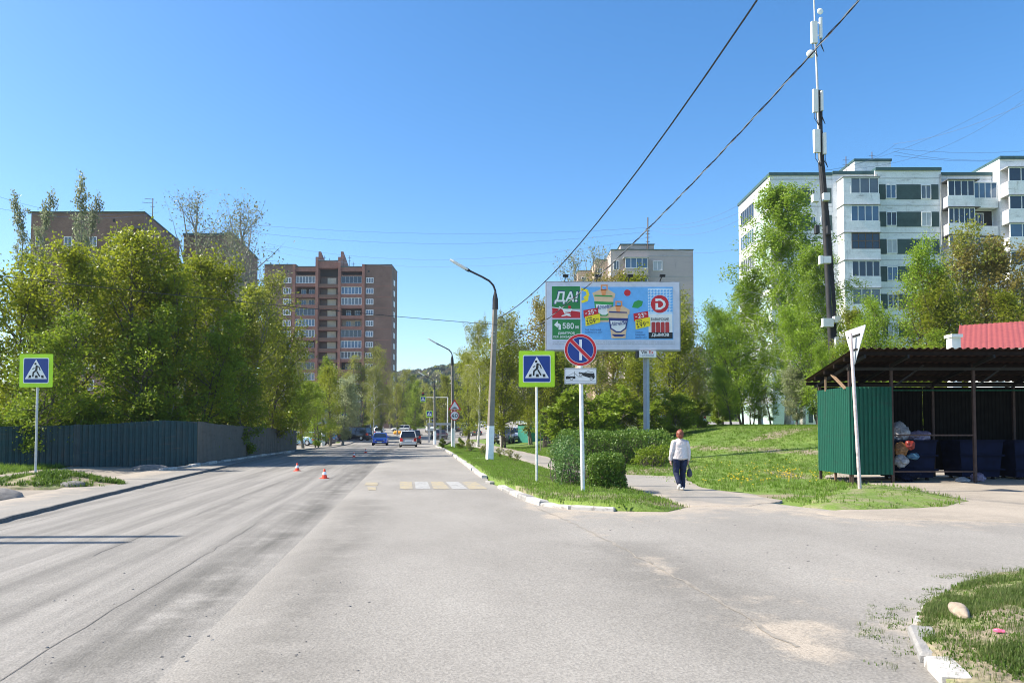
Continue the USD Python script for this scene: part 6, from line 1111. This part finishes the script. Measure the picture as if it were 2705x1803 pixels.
busstop(XU(1131, 97), XU(1196, 97), 97, 'grey bus shelter with flat roof beyond the second lamp post', 0); busstop(XU(803, 84), XU(868, 84), 84, 'dark framed bus shelter in the shade on the left', 1)
x = XU(853, 80); t = thing('lamp_pillar', 'blue grey concrete pillar with whitewashed foot by the left bus shelter', 'pillar'); zg = float(ter(x, 80)); part(t, 'post', MB().tube([(x, 80, zg - .2), (x, 80, zg + 6)], [.2, .15], 10), M_('mast_dark'), 40); part(t, 'whitewashed_foot', MB().tube([(x, 80, zg), (x, 80, zg + 1.5)], [.206, .194], 10), M_('whitewash'), 40); part(t, 'notice_box', MB().box(x + .15, x + .55, 79.7, 80.0, zg + 2.6, zg + 4.0), M_('car_blue_grey'))
plain('signal_glow', (.6, .03, .02), .4)
for u, d, v0, v1, lab in [(979, 117.2, 1036, 1047, 'traffic signal head over the left far crossing sign'), (1117, 117.2, 1036, 1047, 'traffic signal head over the right far crossing sign')]:
    x = XU(u, d); z0, z1 = ZV(v1, d), ZV(v0, d); t = thing('traffic_signal', lab, 'traffic light', group='far traffic signals'); part(t, 'housing', MB().box(x - .2, x + .2, d - .12, d + .12, z0, z1), M_('trim_black'))
    for k in range(3):
        zc = z1 - (k + .5) * (z1 - z0) / 3; s = trimesh.creation.cylinder(.11, .1, sections=12); s.apply_transform(trimesh.transformations.rotation_matrix(math.pi / 2, [1, 0, 0])); s.apply_translation([x, d - .12, zc]); part(t, 'lens', s, M_('signal_glow') if k == 0 else M_('glass_dark'))
t = thing('signal_arm', 'thin white horizontal signal arm crossing the third lamp post', 'signal arm'); d = 117; part(t, 'bar', MB().cyl((XU(1117, d), d + .05, ZV(1049, d)), (XU(1182, d), d + .05, ZV(1049, d)), .06, 6), M_('pole_white')); part(t, 'pole', MB().cyl((XU(1182, d), d + .05, ZV(1049, d)), (XU(1182, d), d + .05, float(ter(XU(1182, d), d))), .09, 8), M_('pole_white'))
# grey plank fence behind the path bushes
t = thing('plank_fence', 'low grey plank fence behind the bushes right of the green hut', 'fence'); d = 62
for i in range(26):
    x = XU(1455, d) + i * .17; z = float(ter(x, d)); hh = 1.05 + .06 * math.sin(i * 5.1)
    part(t, 'plank', MB().box(x, x + .13, d, d + .025, z, z + hh), M_('frame_grey' if i % 4 else 'pole_white'))
part(t, 'rail', MB().box(XU(1455, d), XU(1455, d) + 4.5, d + .03, d + .07, .6, .68), M_('frame_grey'))
# far orange slide
pm('play_orange', (.8, .35, .02), .4, .1)
d = 135; x = XU(1050, d); z = float(ter(x, d)); m = trimesh.creation.capsule(.9, .32, count=[12, 12]); m.apply_transform(trimesh.transformations.rotation_matrix(math.pi / 2, [0, 1, 0])); m.apply_translation([x, d, z + .35]); single('barrier_float', 'small yellow orange rounded barrier lying at the end of the road', 'barrier', m, M_('play_orange'), 40)
# ------------------------------------------------------------------ people
import manifold3d as m3
def ball(p, r, n=20): return m3.Manifold.sphere(r, n).translate([float(c) for c in p])
def limb(pts):
    out = None
    for (p, r), (q, s) in zip(pts[:-1], pts[1:]):
        h = m3.Manifold.batch_hull([ball(p, r), ball(q, s)]); out = h if out is None else out + h
    return out
def fuse(ms, L=.02, it=12):
    o = ms[0]
    for m in ms[1:]: o = o + m
    o = o.refine_to_length(L); g = o.to_mesh(); t = trimesh.Trimesh(g.vert_properties[:, :3], g.tri_verts, process=True)
    trimesh.smoothing.filter_taubin(t, iterations=it); return t
plain('skin', (.50, .30, .22), .55); pm('jacket', (.56, .50, .49), .8, .12, 22, .5, 30); pm('denim', (.007, .014, .045), .85, .5, 7); pm('hair_red', (.20, .055, .03), .5, .4, 40); plain('shoe_pale', (.62, .58, .52), .6); plain('bag_dark', (.035, .035, .05), .5); plain('coat_grey', (.12, .10, .105), .85); plain('trouser_pale', (.42, .42, .40), .8); plain('sole_dark', (.10, .09, .08), .8)
def elbow(t): return t
wp = on(1797, 1299); wz_ = float(ter(wp[0], wp[1])) + .052
t = thing('person', 'woman with short red hair, pale jacket and dark jeans walking away along the path', 'person', (wp[0] + .0, wp[1], wz_), 6, scale=.92)
ell = lambda c, r: m3.Manifold.sphere(1, 28).scale([float(v) for v in r]).translate([float(v) for v in c])
# walking away (+y); right leg straight under her, left foot lifting its heel
hipL, hipR = (-.10, 0, .84), (.10, .0, .84)
kneeL, kneeR = (-.085, .06, .46), (.085, .05, .45); ankL, ankR = (-.075, -.15, .16), (.07, .02, .08)
hands = []
def hand(c, dx, sd):
    c = A(c, float); ms = [m3.Manifold.batch_hull([ball(c, .026), ball(c + [0, .02, -.05], .022), ball(c + [0, -.025, -.05], .02)])]
    for k, (dy, ln) in enumerate([(.028, .062), (.010, .072), (-.008, .068), (-.025, .052)]):
        b = c + [0, dy, -.06]; ms.append(limb([(b, .0095), (b + [dx * .008, 0, -ln * .5], .009), (b + [dx * .024, 0.004, -ln], .0075)]))
    ms.append(limb([(c + [0, .03, -.02], .011), (c + [dx * .012, .052, -.05], .010), (c + [dx * .02, .056, -.078], .008)])); return ms
head = [ell((0, .0, 1.475), (.073, .092, .108)), limb([((0, -.015, 1.30), .055), ((0, -.005, 1.42), .05)]), ell((0, .088, 1.462), (.014, .022, .02)), ell((-.075, .0, 1.47), (.012, .022, .032)), ell((.075, .0, 1.47), (.012, .022, .032)), ell((0, .06, 1.42), (.04, .035, .03))]
armL = [((-.175, -.01, 1.245), .056), ((-.225, -.02, 1.02), .043), ((-.238, .03, .80), .032)]; armR = [((.175, -.01, 1.245), .056), ((.225, -.015, 1.02), .043), ((.232, .03, .80), .032)]
body = head + [limb(armL), limb(armR), ell((0, 0, 1.12), (.17, .10, .24)), ell((0, 0, .9), (.16, .11, .15)), limb([(hipL, .085), (kneeL, .055), (ankL, .038)]), limb([(hipR, .085), (kneeR, .055), (ankR, .038)])] + hand((-.24, .04, .775), 1, -1) + hand((.235, .04, .775), -1, 1)
bd = part(t, 'body', fuse(body, .014, 6), M_('skin'), True)
jk = [ell((0, -.005, 1.17), (.195, .125, .20)), m3.Manifold.batch_hull([ell((0, -.005, 1.1), (.195, .13, .1)), ell((0, -.01, .84), (.212, .15, .055))]), m3.Manifold.batch_hull([ball((-.15, -.01, 1.25), .072), ball((.15, -.01, 1.25), .072), ball((0, -.01, 1.29), .075)]),
      limb([((-.172, -.01, 1.25), .075), ((-.232, -.02, 1.02), .062), ((-.246, .03, .815), .05)]), limb([((.172, -.01, 1.25), .075), ((.232, -.015, 1.02), .062), ((.24, .03, .815), .05)]), limb([((0, -.012, 1.31), .066), ((0, -.008, 1.345), .06)])]
jt = fuse(jk, .018, 10); jt.vertices += jt.vertex_normals * ((meshkit.noise(jt.vertices * [24, 24, 15], 4) - .5) * .013)[:, None]; part(bd, 'jacket', jt, M_('jacket'), True)
jn = [ell((0, 0, .86), (.19, .135, .11)), limb([((-.10, 0, .83), .112), ((-.092, .06, .46), .078), ((-.078, -.135, .20), .066)]), limb([((.10, 0, .83), .112), ((.09, .05, .45), .078), ((.075, .02, .10), .066)])]
jj = fuse(jn, .018, 8); jj.vertices += jj.vertex_normals * ((meshkit.noise(jj.vertices * [20, 20, 30], 6) - .5) * .012)[:, None]; part(bd, 'jeans', jj, M_('denim'), True)
hr = [ell((0, -.015, 1.495), (.092, .105, .108)), ell((0, -.05, 1.44), (.082, .07, .09)), ell((-.05, -.0, 1.45), (.045, .06, .07)), ell((.05, -.0, 1.45), (.045, .06, .07))]
ht = fuse(hr, .014, 4); ht.vertices += ht.vertex_normals * ((meshkit.noise(ht.vertices * [60, 60, 22], 9) - .5) * .022)[:, None]; part(bd, 'hair', ht, M_('hair_red'), True)
sR = m3.Manifold.batch_hull([ell((.072, .0, .045), (.04, .055, .045)), ell((.078, .15, .03), (.042, .05, .028))]); sL = m3.Manifold.batch_hull([ell((-.075, -.175, .135), (.038, .045, .05)), ell((-.07, -.06, .04), (.042, .045, .03))])
part(bd, 'shoe', fuse([sR], .012, 4), M_('shoe_pale'), True); part(bd, 'shoe', fuse([sL], .012, 4), M_('shoe_pale'), True)
t = thing('handbag', 'small rounded dark bag hanging on a strap from the right hand of the woman', 'bag', (wp[0], wp[1], wz_), 6, scale=.92)
part(t, 'pouch', fuse([m3.Manifold.batch_hull([ell((.275, .05, .47), (.065, .04, .09)), ell((.275, .05, .40), (.075, .05, .07))])], .012, 4), M_('bag_dark'), True); part(t, 'strap', MB().tube([(.262, .045, .55), (.247, .045, .66), (.243, .046, .72), (.252, .05, .66), (.29, .05, .55)], .009, 6), M_('bag_dark'))
ep = A([XU(1446, 66), 66.0, 0]); ez = float(ter(ep[0], 66)); t = thing('person', 'bent elderly person in a dark coat and pale trousers beside the green hut', 'person', (ep[0], 66, ez), 180)
eb = [ell((0, .12, 1.46), (.08, .09, .11)), limb([((0, .02, 1.28), .05), ((0, .08, 1.4), .05)]), limb([((-.2, 0, 1.2), .055), ((-.26, .08, .95), .045), ((-.22, .2, .8), .035)]), limb([((.2, 0, 1.2), .055), ((.26, .08, .95), .045), ((.22, .2, .8), .035)]), ell((0, 0, 1.05), (.17, .11, .25)), limb([((-.09, -.02, .82), .085), ((-.1, .03, .45), .06), ((-.11, -.02, .06), .045)]), limb([((.09, -.02, .82), .085), ((.1, .03, .45), .06), ((.12, .0, .06), .045)]), ell((-.11, .06, .04), (.05, .12, .04)), ell((.12, .08, .04), (.05, .12, .04))]
b2 = part(t, 'body', fuse(eb + hand((-.215, .21, .79), 1, -1) + hand((.215, .21, .79), -1, 1), .018, 6), M_('skin'), True)
part(b2, 'coat', fuse([m3.Manifold.batch_hull([ell((0, .02, 1.22), (.23, .14, .09)), ell((0, 0, .80), (.25, .19, .08))]), limb([((-.2, 0, 1.22), .075), ((-.27, .08, .95), .065), ((-.23, .19, .83), .05)]), limb([((.2, 0, 1.22), .075), ((.27, .08, .95), .065), ((.23, .19, .83), .05)])], .025, 8), M_('coat_grey'), True)
part(b2, 'trousers', fuse([limb([((-.09, -.02, .8), .10), ((-.1, .03, .45), .075), ((-.11, -.02, .1), .065)]), limb([((.09, -.02, .8), .10), ((.1, .03, .45), .075), ((.12, .0, .1), .065)])], .025, 6), M_('trouser_pale'), True); part(b2, 'hair', fuse([ell((0, .10, 1.5), (.09, .1, .09))], .02, 3), M_('coat_grey'), True)
# ------------------------------------------------------------------ wires and the pole outside the left edge
pm('cable_black', (.02, .02, .025), .6, .1); pm('cable_pale', (.40, .40, .40), .6, .2); pm('cable_far', (.10, .15, .24), .7, .1)
def wire(lab, pts, r, mt, sag=0.0, n=26, twist=None, grp=None, nm='overhead_cable'):
    P = []
    for a, b in zip(pts[:-1], pts[1:]):
        s = np.linspace(0, 1, n)[:, None]; q = A(a) * (1 - s) + A(b) * s; q[:, 2:] -= sag * 4 * s * (1 - s); P.append(q if not P else q[1:])
    P = np.vstack(P)
    if not twist: return single(nm, lab, 'cable', MB().tube(P, r, 5), M_(mt), 60, group=grp)
    s = np.linspace(0, 1, 700); k = np.linspace(0, 1, len(P)); Q = np.stack([np.interp(s, k, P[:, i]) for i in range(3)], 1); ln = np.r_[0, np.cumsum(np.linalg.norm(np.diff(Q, axis=0), axis=1))]
    t = thing(nm, lab, 'cable', group=grp)
    for ph, m_ in ((0, 'cable_black'), (math.pi, 'cable_pale'), (math.pi * .5, 'cable_black')):
        o = np.c_[np.cos(ln * 2 * np.pi / .9 + ph), 0 * ln, np.sin(ln * 2 * np.pi / .9 + ph)] * r * .8; part(t, 'strand', MB().tube(Q + o, r * .62, 4), M_(m_), 60)
l1 = lambda v: A([XU(1313, 31.8), 31.72, ZV(v, 31.8)])
def through(s, e, um, vm):
    k = (s[1] - e[1]) / (s[1] + 5.0)
    for sag in np.arange(0, 4, .02):
        E = s + (e + [0, 0, 4 * k * (1 - k) * sag] - s) / k; q = np.linspace(0, k, 200)[:, None]; P = s + (E - s) * q; P[:, 2:] -= sag * 4 * q * (1 - q)
        r = P - [0, 0, EYE]; zc = r[:, 1] * math.cos(PITCH) + r[:, 2] * math.sin(PITCH); u = UC + F * r[:, 0] / zc; v = CV - F * (-r[:, 1] * math.sin(PITCH) + r[:, 2] * math.cos(PITCH)) / zc
        if np.interp(um, u, v) >= vm: break
    return E, sag
s1 = l1(842); E1, g1 = through(s1, at(2000, 0, 11.0), 1600, 560); wire('thick black cable rising from the first lamp post to the top right', [s1, E1], .016, 'cable_black', g1)
s2 = l1(925); E2, g2 = through(s2, at(2270, 0, 10.0), 1687, 628); wire('twisted black and white cable crossing before the billboard', [s2, E2], .0135, 'cable_black', g2, 40, True)
e3 = at(0, 700, 20.0); s3 = l1(858); wire('thin cable running from the first lamp post to the left picture edge', [s3 + (e3 - s3) * 2.0, s3], .011, 'cable_black', .3); wire('thin cable running on from the first lamp post into the right trees', [s3, at(1640, 935, 52)], .012, 'cable_black', .3)
FW = 'thin wires strung high between the blocks'
for i, (a, b, sg) in enumerate([((600, 588, 100), (1722, 600, 100), 1.2), ((560, 600, 100), (1724, 610, 100), 2.0), ((1722, 600, 100), (1990, 545, 78), 1.0), ((1724, 606, 100), (1990, 560, 78), 1.5), ((690, 640, 120), (1722, 625, 100), 3.0), ((1722, 640, 100), (2120, 590, 78), 2.2), ((1722, 588, 100), (2060, 466, 76), 2.0),
                                ((700, 660, 160), (1720, 660, 102), 3.0), ((2240, 440, 60), (2760, 200, 60), .8), ((2240, 446, 60), (2760, 222, 60), 1.6), ((2360, 380, 76), (2760, 250, 50), .6), ((2360, 392, 76), (2800, 390, 76), .5), ((2360, 400, 76), (2800, 402, 76), .9), ((2360, 410, 76), (2800, 412, 76), .6), ((-60, 540, 60), (420, 560, 100), 1.0), ((-60, 500, 60), (380, 552, 100), 1.4), ((2180, 450, 47), (2370, 378, 76), .5)]):
    wire(['long wire below the skyline sky from the brick block to the pink block mast', 'second long wire just under the longest one, left of the pink block', 'wire from the pink block mast to the white block roof, upper', 'wire from the pink block mast to the white block roof, second', 'drooping wire above the brick tower', 'lowest wire between the pink block mast and white block', 'wire from the pink block mast to the white block corner', 'lowest drooping wire right of the brick tower',
          'upper wire at the right picture edge above the white block', 'second wire at the right picture edge above the white block', 'wire from the penthouse aerial to the right edge', 'topmost near-level wire over the white block roof', 'middle near-level wire over the white block roof', 'lowest near-level wire over the white block roof', 'lower wire left of the brick block roof', 'upper wire left of the brick block roof', 'wire between the mast and the penthouse aerial'][i], [at(*a), at(*b)], .016 if a[2] > 70 else .012, 'cable_far', sg, grp=FW)
t = thing('utility_pole', 'twin-legged concrete utility pole standing beyond the left picture edge', 'utility pole')
for yy, hh, xx in ((10.35, 9.4, -14.2), (9.8, 8.95, -14.2)): part(t, 'post', MB().tube([(xx, yy, -.2), (xx, yy, hh)], [.15, .09], 8), M_('concrete_post'), 40)
part(t, 'brace', MB().bar((-14.2, 9.8, 6.3), (-14.2, 10.35, 7.1), .1), M_('concrete_post'))

# ------------------------------------------------------------------ air
usdkit.material(stage, M_('haze_air'), {'v': ('principled_volume', {'color': (.80, .88, 1.0), 'density': .00013, 'anisotropy': .2})}, volume='v.volume')
single('haze', 'thin pale spring haze over the whole street and the far hill', 'haze', MB().box(-1200, 1200, -200, 1700, -4, 95), M_('haze_air'), kind='stuff')
